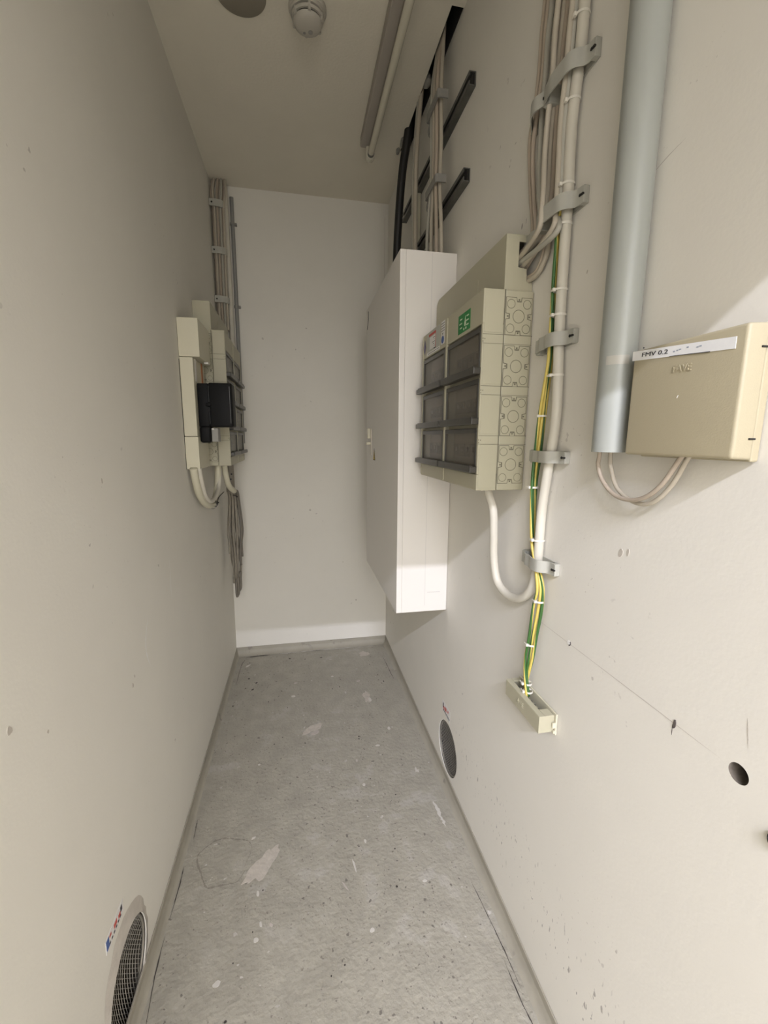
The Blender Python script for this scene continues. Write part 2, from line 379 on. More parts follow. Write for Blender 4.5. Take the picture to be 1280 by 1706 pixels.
def ribbon(name, pts, wd, axis, lift, m, parent, jit=.3, label=None):
    """thin line lying on the floor ('z') or a side wall ('x'); pts are 2D in that plane"""
    bm = NB(); P = [Vector((p[0], p[1], 0)) for p in pts]; Q = spline(P, 8) if len(P) > 2 else [P[0].lerp(P[1], i/20) for i in range(21)]
    A = []; B = []
    for i, q in enumerate(Q):
        t = (Q[min(i+1, len(Q)-1)] - Q[max(i-1, 0)]).normalized(); nn = Vector((-t.y, t.x, 0))
        e = min(1, 4*i/len(Q), 4*(len(Q)-1-i)/len(Q)) * .9 + .1
        ww = wd*.5*e*(1 + random.uniform(-jit, jit)); c = q + nn*random.uniform(-jit, jit)*wd*.4
        for a_, s_ in ((A, 1), (B, -1)):
            p = c + nn*ww*s_
            a_.append(bm.verts.new((p.x, p.y, lift) if axis == 'z' else (lift, p.x, p.y)))
    for i in range(len(Q)-1): bm.faces.new((A[i], A[i+1], B[i+1], B[i]))
    return obj(name, bm, m, parent, label=label)
def blob(name, cx, cy, rx, ry, ang, axis, lift, m, parent, rough=.25, n=22, th=.0006):
    rs = [1 + random.uniform(-rough, rough) for _ in range(n)]
    rs = [(rs[i-1] + 2*rs[i] + rs[(i+1) % n])/4 for i in range(n)]
    pts = []
    for i in range(n):
        a = 2*PI*i/n; x = rx*rs[i]*math.cos(a); y = ry*rs[i]*math.sin(a)
        pts.append((cx + x*math.cos(ang) - y*math.sin(ang), cy + x*math.sin(ang) + y*math.cos(ang)))
    bm = NB()
    prism(bm, pts, axis, lift, lift + th)
    return obj(name, bm, m, parent)

# cracks and drips on the floor
for pts in ([(-.366, .80), (-.379, .93), (-.381, 1.02)], [(-.380, 1.06), (-.378, 1.16), (-.380, 1.21)], [(-.372, 1.30), (-.376, 1.38)],
            [(.47, 1.0), (.478, .92), (.486, .82), (.489, .74)], [(.475, .80), (.478, .72), (.485, .66)], [(.466, 2.36), (.474, 2.2), (.479, 2.1)],
            [(-.36, 2.2), (-.358, 2.4), (-.34, 2.49)]):
    ribbon('floor_crack', pts, .0022, 'z', .0045 if False else .0018, M_crack, floor, .5)
ribbon('floor_crack', [(-.345, 2.497), (-.28, 2.503), (-.2, 2.505)], .007, 'z', .0022, M_crack, floor, .4)
ribbon('floor_crack', [(.04, 2.508), (.08, 2.51), (.12, 2.509)], .004, 'z', .0022, M_crack, floor, .4)
ribbon('paint_streak', [(-.2, 2.508), (.0, 2.512), (.2, 2.513), (.33, 2.515)], .008, 'z', .0015, M_dropl, floor, .7)
ribbon('paint_streak', [(.447, 1.30), (.452, 1.24), (.458, 1.19)], .012, 'z', .0006, M_dropl, floor, .6)
ribbon('paint_streak', [(.425, 1.47), (.43, 1.44)], .012, 'z', .0006, M_dropl, floor, .6)
for (px_, py_, rx, ry, a) in ((.159, .931, .007, .006, 0), (-.144, .966, .007, .007, 0), (-.135, 1.002, .004, .008, .3), (-.107, .995, .004, .007, .6),
        (-.229, .888, .010, .007, .4), (-.150, 1.085, .004, .009, .2), (.04, 1.752, .022, .016, .5), (.062, 1.79, .006, .005, 0), (.135, 1.115, .003, .022, .15),
        (.10, 1.06, .0025, .018, .5), (.18, 1.19, .004, .008, 0), (.335, 1.03, .007, .005, 0), (-.05, 2.17, .011, .008, .2), (-.06, 2.05, .012, .009, 0), (.15, 2.2, .008, .006, 0),
        (.285, 2.13, .012, .01, 0), (.32, 1.95, .008, .018, .1), (-.18, 1.27, .008, .004, .5), (-.32, 2.40, .02, .008, .9), (.30, 1.62, .01, .006, 0), (.37, 1.72, .007, .012, 0), (.21, 1.42, .006, .008, 0), (.20, 1.55, .005, .009, 0), (-.19, 1.6, .006, .004, 0)):
    blob('paint_drop', px_, py_, rx*.9, ry*.9, a, 'z', 0, M_dropl if random.random() < .65 else M_stain, floor, th=.0005)
M_fl_stain = mat('floor_stain', (.54, .49, .42), .7, var=.10, vscale=60, bump=.6, bscale=80)
blob('worn_patch', -.148, 1.165, .065, .026, .85, 'z', 0, M_fl_stain, floor, .5, 34, .0004)
blob('worn_patch', .03, 1.78, .05, .02, .5, 'z', 0, M_fl_stain, floor, .5, 34, .0003)
blob('worn_patch', .36, 2.42, .03, .03, .5, 'z', 0, M_fl_stain, floor, .4, 30, .0003)
blob('worn_patch', .31, 1.98, .02, .045, .0, 'z', 0, M_fl_stain, floor, .5, 30, .0003)
ring = [(-.262 + .078*math.cos(a)*(1+.12*math.sin(3*a)), 1.205 + .085*math.sin(a)*(1+.1*math.cos(2*a+1))) for a in [i*.52-.3 for i in range(13)]]
M_ring = mat('ring_stain', (.27, .245, .20), .7)
ring = [(x_+random.uniform(-.007, .007), y_+random.uniform(-.007, .007)) for x_, y_ in ring]
ribbon('ring_stain', ring, .0036, 'z', .0012, M_ring, floor, .9)
for _ in range(46):
    x_ = random.uniform(-.34, .45); y_ = random.uniform(.75, 2.45); s_ = random.uniform(.0012, .0034)
    blob('pit', x_, y_, s_, s_*random.uniform(.6, 1.2), random.random()*3, 'z', 0, M_crack, floor, .3, 9, .0007)
for (x_, y_, s_) in ((-.30, 2.26, .007), (-.255, 2.21, .008), (-.27, 2.15, .008), (-.35, 2.02, .006), (-.085, 2.44, .007), (.10, 2.42, .007), (.228, 1.69, .004), (.226, 1.675, .004), (.42, 2.1, .005), (.40, 2.17, .004)):
    blob('pit', x_, y_, s_, s_*.6, random.random()*3, 'z', 0, M_crack, floor, .4, 11, .0008)

# marks on the walls
M_pencil = mat('pencil', (.55, .50, .43), .7); M_chip = mat('chip', (.12, .1, .09), .8); M_hi = mat('filler_streak', (.86, .84, .79), .7)
ribbon('pencil_line', [(.90, .899), (.70, .8985), (.5, .898), (.395, .898)], .0009, 'x', XR-.0003, M_pencil, wall_right, .3)
ribbon('pencil_line', [(.372, .972), (.366, .935)], .0012, 'x', XR-.0003, M_pencil, wall_right, .3)
blob('wall_chip', .711, .8985, .003, .005, .2, 'x', XR-.001, M_chip, wall_right, .4, 11, .001)
blob('wall_chip', .714, .9005, .004, .004, .2, 'x', XR-.0012, M_hi, wall_right, .4, 11, .001)
blob('wall_chip', .4645, .897, .0022, .007, .1, 'x', XR-.001, M_chip, wall_right, .3, 11, .001)
ribbon('wall_scratch', [(.468, .895), (.467, .878)], .0012, 'x', XR-.0003, M_chip, wall_right, .3)
for (y_, z_) in ((1.004, 1.792), (.985, 1.795), (1.20, 1.787), (1.18, 1.789)): ribbon('wall_scratch', [(y_, z_), (y_+.002, z_-.013)], .003, 'x', XR-.0004, M_chip if y_ in (1.004,) else M_pencil, wall_right, .3)
for (y_, z_, s_) in ((.60, 1.115, .008), (.585, 1.12, .006), (.83, .87, .004), (2.40, .20, .006), (.9, .67, .004), (.75, 1.6, .003)): blob('wall_scuff', y_, z_, s_*.5, s_, .3, 'x', XR-.0006, M_pencil, wall_right, .5, 11, .0006)
ribbon('wall_scratch', [(.66, 1.665), (.60, 1.69), (.56, 1.70)], .0012, 'x', XR-.0003, M_pencil, wall_right, .3)
for (y_, z_) in ((.93, 1.52), (.62, 1.42)): pass
ribbon('filler_streak', [(1.166, .835), (1.137, .79), (1.132, .75), (1.152, .70)], .005, 'x', XL+.0003, M_hi, wall_left, .3)
ribbon('filler_streak', [(1.385, .93), (1.378, .86), (1.375, .80)], .0035, 'x', XL+.0003, M_hi, wall_left, .4)
for p in ([(.345, 2.40), (.36, 2.36)], [(.36, 2.355), (.39, 2.31)], [(.80, 1.985), (.812, 1.968)], [(.63, 2.02), (.635, 1.99)], [(.70, 2.245), (.715, 2.22)]):
    ribbon('wall_scratch', p, .0022, 'x', XL+.0003, M_chip, wall_left, .4)
ribbon('wall_scratch', [(2.51, .87), (2.51, .80)], .004, 'x', XL+.0003, M_chip, wall_left, .3)
for (y_, z_, s_) in ((1.03, .72, .006), (1.045, .735, .004), (.62, .90, .007), (1.28, .94, .004), (.7, .84, .004), (.98, 1.21, .006)): blob('wall_scuff', y_, z_, s_*.6, s_, .3, 'x', XL, M_pencil, wall_left, .5, 11, .0006)
blob('rust_stain', 2.47, 1.20, .018, .04, 0, 'x', XL, mat('rust_stain', (.45, .30, .13), .8), wall_left, .5, 15, .0006)
for (x_, z_, s_) in ((.33, .30, .005), (.30, .28, .003), (.06, 1.9, .004), (.25, .55, .003)):
    blob('wall_scuff', x_, z_, s_, s_, 0, 'y', YB-.0006, M_pencil, wall_back, .4, 11, .0006)
# hairline joint beside the back corner
bm = NB(); box(bm, .500, .5015, YB-.0008, YB, 1.9, 2.50); obj('hairline_joint', bm, M_pencil, wall_back)
# mortar lumps on the edge of the riser slot
for (x_, y_, z_, a, b_, c_) in ((.496, 1.74, 2.585, .014, .03, .02), (.478, 2.04, 2.562, .012, .03, .016), (.470, 2.10, 2.562, .008, .02, .012)):
    bm = NB(); bmesh.ops.create_icosphere(bm, subdivisions=2, radius=1)
    for v in bm.verts: v.co = Vector((x_ + v.co.x*a*(1+random.uniform(-.2, .2)), y_ + v.co.y*b_*(1+random.uniform(-.2, .2)), z_ + v.co.z*c_))
    obj('mortar_lump', bm, M_grey, ceiling)

# ================================================================== DUCT MOUTHS WITH WIRE MESH
def duct_mouth(hy, hz, r, x, sgn, label, sag):
    t = thing('duct_mouth', label, 'vent', (x, hy, hz))
    bm = NB(); lathe(bm, (x + sgn*.002, hy, hz), (sgn, 0, 0), [(r-.001, .0), (r-.001, .17), (0, .17)], 48); obj('duct_pipe', bm, M_duct, t, smooth=True)
    bm = NB(); torus(bm, (x + sgn*.006, hy, hz), (1, 0, 0), r-.004, .003, 48, 6); obj('mesh_rim', bm, M_wire, t, smooth=True)
    bm = NB(); step = .0092; n = int(r/step)+1
    for fam in (1, -1):
        ang = fam*math.radians(58); d = Vector((math.cos(ang), math.sin(ang))); nn = Vector((-d.y, d.x))
        for k in range(-n-1, n+2):
            o_ = k*step*.86
            if abs(o_) > r*.97: continue
            hl = math.sqrt((r*.975)**2 - o_*o_); pts = []
            for j in range(9):
                s_ = -hl + 2*hl*j/8; p = nn*o_ + d*s_; q = min(1, (p.length/r)**2)
                pts.append((x + sgn*(.008 + sag*(1-q)) + fam*.0007, hy + p.x, hz + p.y))
            tube(bm, pts, .0008, 5, smooth=False)
    obj('wire_mesh', bm, M_wire, t)
    return t
duct_mouth(*VR, XR, 1, 'round duct opening with wire mesh low in the right wall below the white cabinet', .022)
duct_mouth(*VL, XL, -1, 'round duct opening with wire mesh low in the left wall at the bottom left corner', .03)
# rough mortar collar round the left duct
bm = NB(); seg = 40; A = []; B = []
for i in range(seg):
    a = 2*PI*i/seg; rr = VL[2] + .012 + .035*max(0, math.cos(a - 1.7))**2 + random.uniform(-.003, .004)
    A.append(bm.verts.new((XL + .0035, VL[0] + (VL[2]-.001)*math.cos(a), VL[1] + (VL[2]-.001)*math.sin(a))))
    B.append(bm.verts.new((XL + .0002, VL[0] + rr*math.cos(a), max(.045, VL[1] + rr*math.sin(a)))))
for i in range(seg): bm.faces.new((A[i], A[(i+1) % seg], B[(i+1) % seg], B[i]))
obj('mortar_collar', bm, M_plaster, wall_left)

def fire_label(x, sgn, y, z, wy, hz, label):
    t = thing('firestop_label', label, 'label', (x, y, z)); s = -sgn
    bm = NB(); box(bm, x, x + s*.0006, y-wy/2, y+wy/2, z-hz/2, z+hz/2); obj('paper', bm, M_paper, t)
    bm = NB()
    for (a, b_, c_, d_) in ((-.05, .12, -.1, .25), (.2, .32, -.2, .1), (-.3, -.2, .1, .3)): box(bm, x, x+s*.0009, y+a*wy, y+b_*wy, z+c_*hz, z+d_*hz)
    obj('red_print', bm, M_red, t)
    bm = NB()
    for k in range(7): box(bm, x, x+s*.0009, y+(-.45+.12*k)*wy, y+(-.38+.12*k)*wy, z-.35*hz, z-.2*hz)
    box(bm, x, x+s*.0009, y+.33*wy, y+.43*wy, z-.1*hz, z+.3*hz)
    obj('black_print', bm, M_ink, t)
    return t
fire_label(XR, 1, 1.395, .287, .085, .046, 'small pale label with dark red print above the duct opening in the right wall')
t = fire_label(XL, -1, .825, .300, .085, .030, 'narrow label with red and blue print above the duct opening in the left wall')
bm = NB(); box(bm, XL, XL+.001, .785, .797, .290, .312); obj('blue_print', bm, M_blue, t)

# ================================================================== DISTRIBUTION PANELS
def panel(side, y0, y1, z0, z1, cols, cells, rows, label, ztop, ytop1, notch=True):
    """side -1: on the right wall facing -x, +1: on the left wall facing +x. u = distance out of the wall"""
    X0 = XR if side == -1 else XL
    U = lambda u: X0 + side*u
    t = thing('distribution_panel', label, 'electrical panel', (X0, (y0+y1)/2, z0))
    bm = NB(); box(bm, U(.001), U(.0685), y0, y1, z0, z1, .003); obj('base_box', bm, M_beige, t)
    # cable entry hood: open shell with a stepped notch in its near cheek, rounded far corner
    h0, h1 = z1+.0006, ztop; D = .0675; R = .022
    prof = [(0, 0), (D, 0)]; near = []
    bm = NB(); outl = [(y0+.0145, h0), (y0+.0145, h1)] + [(ytop1-R+R*math.sin(a), h1-R+R*math.cos(a)) for a in [i*PI/12 for i in range(7)]] + [(ytop1, h0)]
    prism(bm, outl, 'x', U(D-.003), U(D)); 
    for (a, b_) in zip(outl[1:], outl[2:]):     # top and far edge as a bent plate
        v = [bm.verts.new(p) for p in ((U(0.001), a[0], a[1]), (U(D-.003), a[0], a[1]), (U(D-.003), b_[0], b_[1]), (U(0.001), b_[0], b_[1]))]
        bm.faces.new(v)
        v = [bm.verts.new(p) for p in ((U(0.001), a[0], a[1]-.0025), (U(D-.003), a[0], a[1]-.0025), (U(D-.003), b_[0]-.0025, b_[1]-.0025), (U(0.001), b_[0]-.0025, b_[1]-.0025))]
        bm.faces.new(v)
    hh = h1-h0
    cheek = [(U(.001), h0), (U(D), h0), (U(D), h1), (U(.001), h1), (U(.001), h1-.014), (U(.037), h1-.014), (U(.037), h0+.050), (U(.0165), h0+.048), (U(.0155), h0+.022), (U(.001), h0+.022)]
    if not notch: cheek = [(U(.001), h0), (U(D), h0), (U(D), h1), (U(.001), h1)]
    prism(bm, cheek, 'y', y0+.0115, y0+.0147)
    obj('entry_hood', bm, M_beige, t)
    bm = NB(); box(bm, U(.002), U(.0632), y0+.10, y0+.102, h0, h1-.004); obj('hood_inside', bm, M_void, t)
    bm = NB(); box(bm, U(D), U(D+.0006), y0+.158, y0+.163, z1+.002, z1+.070); obj('hood_rib', bm, M_beige, t)
    # covers: a frame per column with window openings
    ch = (z1-z0)/cells; ft = .119; w0, w1 = .0695, ft
    wtop = z1 - .072; wbot = z0 + .038; pitch = (wtop-wbot)/rows
    for ci, (a, b_) in enumerate(cols):
        st = .008
        bm = NB()
        box(bm, U(w0), U(w1), a, b_, wtop, z1, .002); box(bm, U(w0), U(w1), a, b_, z0, wbot, .002)
        box(bm, U(w0), U(w1), a, a+st, wbot, wtop, .0012); box(bm, U(w0), U(w1), b_-.010, b_, wbot, wtop, .0012)
        for k in range(1, rows): box(bm, U(w0), U(.108), a+st, b_-.010, wbot+k*pitch-.004, wbot+k*pitch+.004)
        box(bm, U(w0), U(.072), a+st, b_-.010, wbot, wtop)
        cv = obj('front_cover', bm, M_beige, t)
        bm = NB(); box(bm, U(ft-.001), U(ft+.0022), b_-.009, b_-.004, z0+.004, z1-.004, .0008); obj('edge_bead', bm, M_beige, cv)
        for k in range(rows):
            q0 = wbot + k*pitch + .006; q1 = wbot + (k+1)*pitch - .005
            # devices behind: pale cover strip with a row of breakers
            bm = NB(); box(bm, U(.072), U(.092), a+st+.003, b_-.014, q0+.002, q1-.002); dv = obj('device_cover', bm, M_inside, cv)
            bm = NB(); nb = 5
            for j in range(nb):
                s0 = a+st+.012 + j*(b_-a-.045)/nb
                box(bm, U(.092), U(.098), s0, s0+(b_-a-.045)/nb-.003, q0+.03, q0+.062, .001)
                box(bm, U(.098), U(.104), s0+.008, s0+.014, q0+.042, q0+.054, .001)
            obj('breaker_row', bm, M_grey, dv)
            bm = NB(); box(bm, U(.1135), U(.1165), a+st+.001, b_-.011, q0, q1, .0012)
            wn = obj('window_cover', bm, M_smoke, t, label='smoked see-through window cover')
            bm = NB()
            for (p0, p1, p2, p3) in ((a+st+.001, b_-.011, q1-.011, q1), (a+st+.001, a+st+.010, q0, q1-.011), (b_-.020, b_-.011, q0, q1-.011)):
                box(bm, U(.1165), U(.1195), p0, p1, p2, p3, .0008)
            box(bm, U(.1165), U(.136), a+.002, b_+.014 if ci == len(cols)-1 else b_-.005, q0-.003, q0+.012, .002)
            box(bm, U(.128), U(.136), a+.004, b_-.006, q0+.010, q0+.014, .001)
            obj('handle_rail', bm, M_rail, wn)
    # the near cheek: knockout plates on the base, raised panels on the cover
    for k in range(cells):
        c0 = z0 + k*ch; c1 = c0 + ch; top = c1 - .020 if k == cells-1 else c1 - .007; bot = c0 + .017
        if k == cells-1: top = c1 - .016
        u0_, u1_ = .006, .066; zc = (top+bot)/2; hz_ = (top-bot)/2; uc = (u0_+u1_)/2
        def notched(g):
            a_, b_, c_, d_ = u0_-g, u1_+g, bot-g, top+g; n_, dd = .007-g, .009-g
            return [(a_, c_), (uc-n_, c_), (uc-n_*.75, c_+dd), (uc+n_*.75, c_+dd), (uc+n_, c_), (b_, c_), (b_, zc-n_), (b_-dd, zc-n_*.75), (b_-dd, zc+n_*.75), (b_, zc+n_),
                    (b_, d_), (uc+n_, d_), (uc+n_*.75, d_-dd), (uc-n_*.75, d_-dd), (uc-n_, d_), (a_, d_), (a_, zc+n_), (a_+dd, zc+n_*.75), (a_+dd, zc-n_*.75), (a_, zc-n_)]
        bm = NB(); prism(bm, [(U(p), q) for p, q in notched(.0013)], 'y', y0-.0003, y0); kp = obj('knockout_outline', bm, M_beige_d, t, label='dark outline of the knockout plate')
        bm = NB(); prism(bm, [(U(p), q) for p, q in notched(-.0001)], 'y', y0-.0009, y0); kp = obj('knockout_plate', bm, M_beige, t)
        bm = NB()
        torus(bm, (U(uc), y0-.0009, zc), (0, 1, 0), .0135, .0006)
        for su in (-1, 1):
            for sz in (-1, 1): torus(bm, (U(uc+su*.019), y0-.0009, zc+sz*(hz_-.013)), (0, 1, 0), .0092, .00055)
        obj('knockout_ring', bm, M_beige_d, kp)
        for (du, dz) in ((0, hz_-.004), (0, -hz_+.004), (-.026, 0), (.026, 0)):
            bm = NB(); box(bm, U(uc+du-.0017), U(uc+du+.0017), y0-.0006, y0, zc+dz-.0017, zc+dz+.0017); obj('latch_slot', bm, M_beige_d, t)
        if side == -1 or True:
            bm = NB(); box(bm, U(.0725), U(.1155), y0-.0012, y0, c0+.005 if k == 0 else c0+.020, c1-.004 if k < cells-1 else c1-.008, .0008); obj('cheek_plate', bm, M_beige, t)
            if k:
                bm = NB(); box(bm, U(.001), U(.1185), y0-.0004, y0, c0+.0155, c0+.0165); box(bm, U(.001), U(.1185), y0-.0004, y0, c0-.0035, c0-.0027)
                box(bm, U(.112), U(.114), y0-.0006, y0, c0+.005, c0+.007); box(bm, U(.1165), U(.1182), y0-.0006, y0, c0+.005, c0+.008); box(bm, U(.1165), U(.1182), y0-.0006, y0, c0-.001, c0+.002)
                obj('cheek_groove', bm, M_beige_d, t)
    bm = NB(); box(bm, U(.0686), U(.0694), y0-.0002, y0+.002, z0, z1); obj('seam', bm, M_beige_d, t)
    return t

pr = panel(-1, .93, 1.394, 1.182, 1.622, [(.93, 1.168), (1.170, 1.394)], 4, 3, 'beige distribution panel on the right wall with six smoked windows and a green sign', 1.738, 1.421)
# stickers of the right panel
xs = XR - .1196
t = None
bm = NB(); box(bm, xs, xs+.0006, 1.003, 1.080, 1.557, 1.601); gs = obj('green_sign', bm, M_green, pr, label='green sign with pale pictograms')
bm = NB()
for k in range(3):
    for s_ in (0, 1): box(bm, xs-.0003, xs, 1.066-.042*s_-.012, 1.066-.042*s_+.002 + .004*(k % 2), 1.588-.010*k, 1.591-.010*k)
prism(bm, [(1.034+.006*math.cos(a), 1.5755+.007*math.sin(a)) for a in [i*PI/6 for i in range(12)]], 'x', xs-.0003, xs)
prism(bm, [(1.037, 1.580), (1.031, 1.580), (1.034, 1.593)], 'x', xs-.0003, xs)
for s_ in (1.041, 1.028): prism(bm, [(s_+.004*math.cos(a), 1.5635+.003*math.sin(a)) for a in [i*PI/4 for i in range(8)]], 'x', xs-.0003, xs)
obj('sign_print', bm, M_pale, gs)
bm = NB(); box(bm, xs, xs+.0006, 1.225, 1.352, 1.5525, 1.6195); lb = obj('instruction_label', bm, mat('grey_label', (.50, .50, .44), .6), pr, label='pale label with a red heading and a small table')
bm = NB(); box(bm, xs-.0003, xs, 1.262, 1.330, 1.606, 1.613); box(bm, xs-.0003, xs, 1.262, 1.265, 1.566, 1.606); obj('red_heading', bm, M_red, lb)
bm = NB(); box(bm, xs-.0002, xs, 1.268, 1.322, 1.568, 1.603); box(bm, xs-.0002, xs, 1.225, 1.350, 1.5530, 1.5620); obj('table_field', bm, M_paper, lb)
bm = NB()
for k in range(5): box(bm, xs-.0004, xs-.0002, 1.270+.004*(k % 2), 1.280+.008*(k % 3), 1.572+.006*k, 1.5735+.006*k)
for k in range(9): box(bm, xs-.0004, xs-.0002, 1.232+.012*k, 1.239+.012*k, 1.5565, 1.5585)
box(bm, xs-.0004, xs-.0002, 1.262, 1.280, 1.564, 1.567)
obj('black_print', bm, M_ink, lb)
bm = NB(); prism(bm, [(1.372, 1.562), (1.385, 1.583), (1.372, 1.606), (1.360, 1.583)], 'x', xs, xs-.0006); dm = obj('diamond_sticker', bm, M_indigo, pr, label='dark violet diamond sticker')
bm = NB(); prism(bm, [(1.372, 1.572), (1.379, 1.583), (1.372, 1.595), (1.366, 1.583)], 'x', xs-.0006, xs-.0009); obj('diamond_core', bm, mat('violet_print', (.22, .18, .28), .6), dm)
bm = NB(); box(bm, xs, xs-.0006, 1.183, 1.212, 1.560, 1.6205); ws = obj('white_sticker', bm, M_paper, pr, label='narrow white sticker with grey bars and a blue round mark')
bm = NB()
for k in range(4): box(bm, xs-.0008, xs-.0006, 1.184, 1.211, 1.594+.0065*k, 1.5965+.0065*k)
prism(bm, [(1.204, 1.590), (1.193, 1.590), (1.198, 1.583)], 'x', xs-.0006, xs-.0008)
obj('black_print', bm, M_grey, ws)
bm = NB(); prism(bm, [(1.198+.011*math.cos(a), 1.572+.010*math.sin(a)) for a in [i*PI/10 for i in range(20)]], 'x', xs-.0006, xs-.0009); obj('blue_mark', bm, M_blue, ws)

pl = panel(1, 1.92, 2.38, 1.183, 1.728, [(1.92, 2.15), (2.152, 2.38)], 5, 4, 'beige distribution panel on the left wall behind the cream trunking and black box', 1.838, 2.40, False)

# ================================================================== WHITE CABINET
t = thing('electrical_cabinet', 'tall white wall cabinet with a closed door behind the right distribution panel', 'cabinet', (XR, 1.77, .677))
bm = NB(); box(bm, .3508, XR-.001, 1.4302, 2.1198, .6772, 1.8898, .0008); obj('cabinet_body', bm, M_white, t)
bm = NB(); box(bm, .331, .3507, 1.430, 2.120, .677, 1.890, .0015); dr = obj('cabinet_door', bm, M_white, t)
bm = NB(); box(bm, .3265, .331, 1.962, 1.990, 1.225, 1.345, .002); hd = obj('lock_plate', bm, M_brass, dr)
bm = NB(); box(bm, .312, .3265, 1.971, 1.981, 1.300, 1.345, .003); box(bm, .306, .327, 1.968, 1.984, 1.272, 1.284, .003); obj('swing_handle', bm, M_cream, hd)
bm = NB(); prism(bm, [(1.925, 1.205), (1.875, 1.205), (1.900, 1.258)], 'x', .3303, .331); ws = obj('warning_sticker', bm, M_ink, dr, label='yellow triangle warning sticker with a black border')
bm = NB(); prism(bm, [(1.919, 1.2085), (1.881, 1.2085), (1.900, 1.250)], 'x', .3299, .3303); ys = obj('yellow_field', bm, M_yellow, ws)
bm = NB(); prism(bm, [(1.902, 1.240), (1.895, 1.226), (1.899, 1.226), (1.896, 1.214), (1.905, 1.229), (1.901, 1.229)], 'x', .3297, .3299); obj('lightning_bolt', bm, M_ink, ws)
bm = NB(); box(bm, .3296, .331, 2.058, 2.064, 1.835, 1.872); prism(bm, [(2.064, 1.835), (2.058, 1.835), (2.088, 1.800), (2.092, 1.803)], 'x', .3296, .331); obj('card_corner', bm, M_ink, dr)
bm = NB(); box(bm, .446, .494, 1.4297, 1.4303, .7485, .7500); box(bm, .4365, .4372, 1.4299, 1.4303, .70, 1.885); obj('side_line', bm, mat('enamel_line', (.55, .53, .50), .5), t)  # fine darker lines on the near side of the cabinet

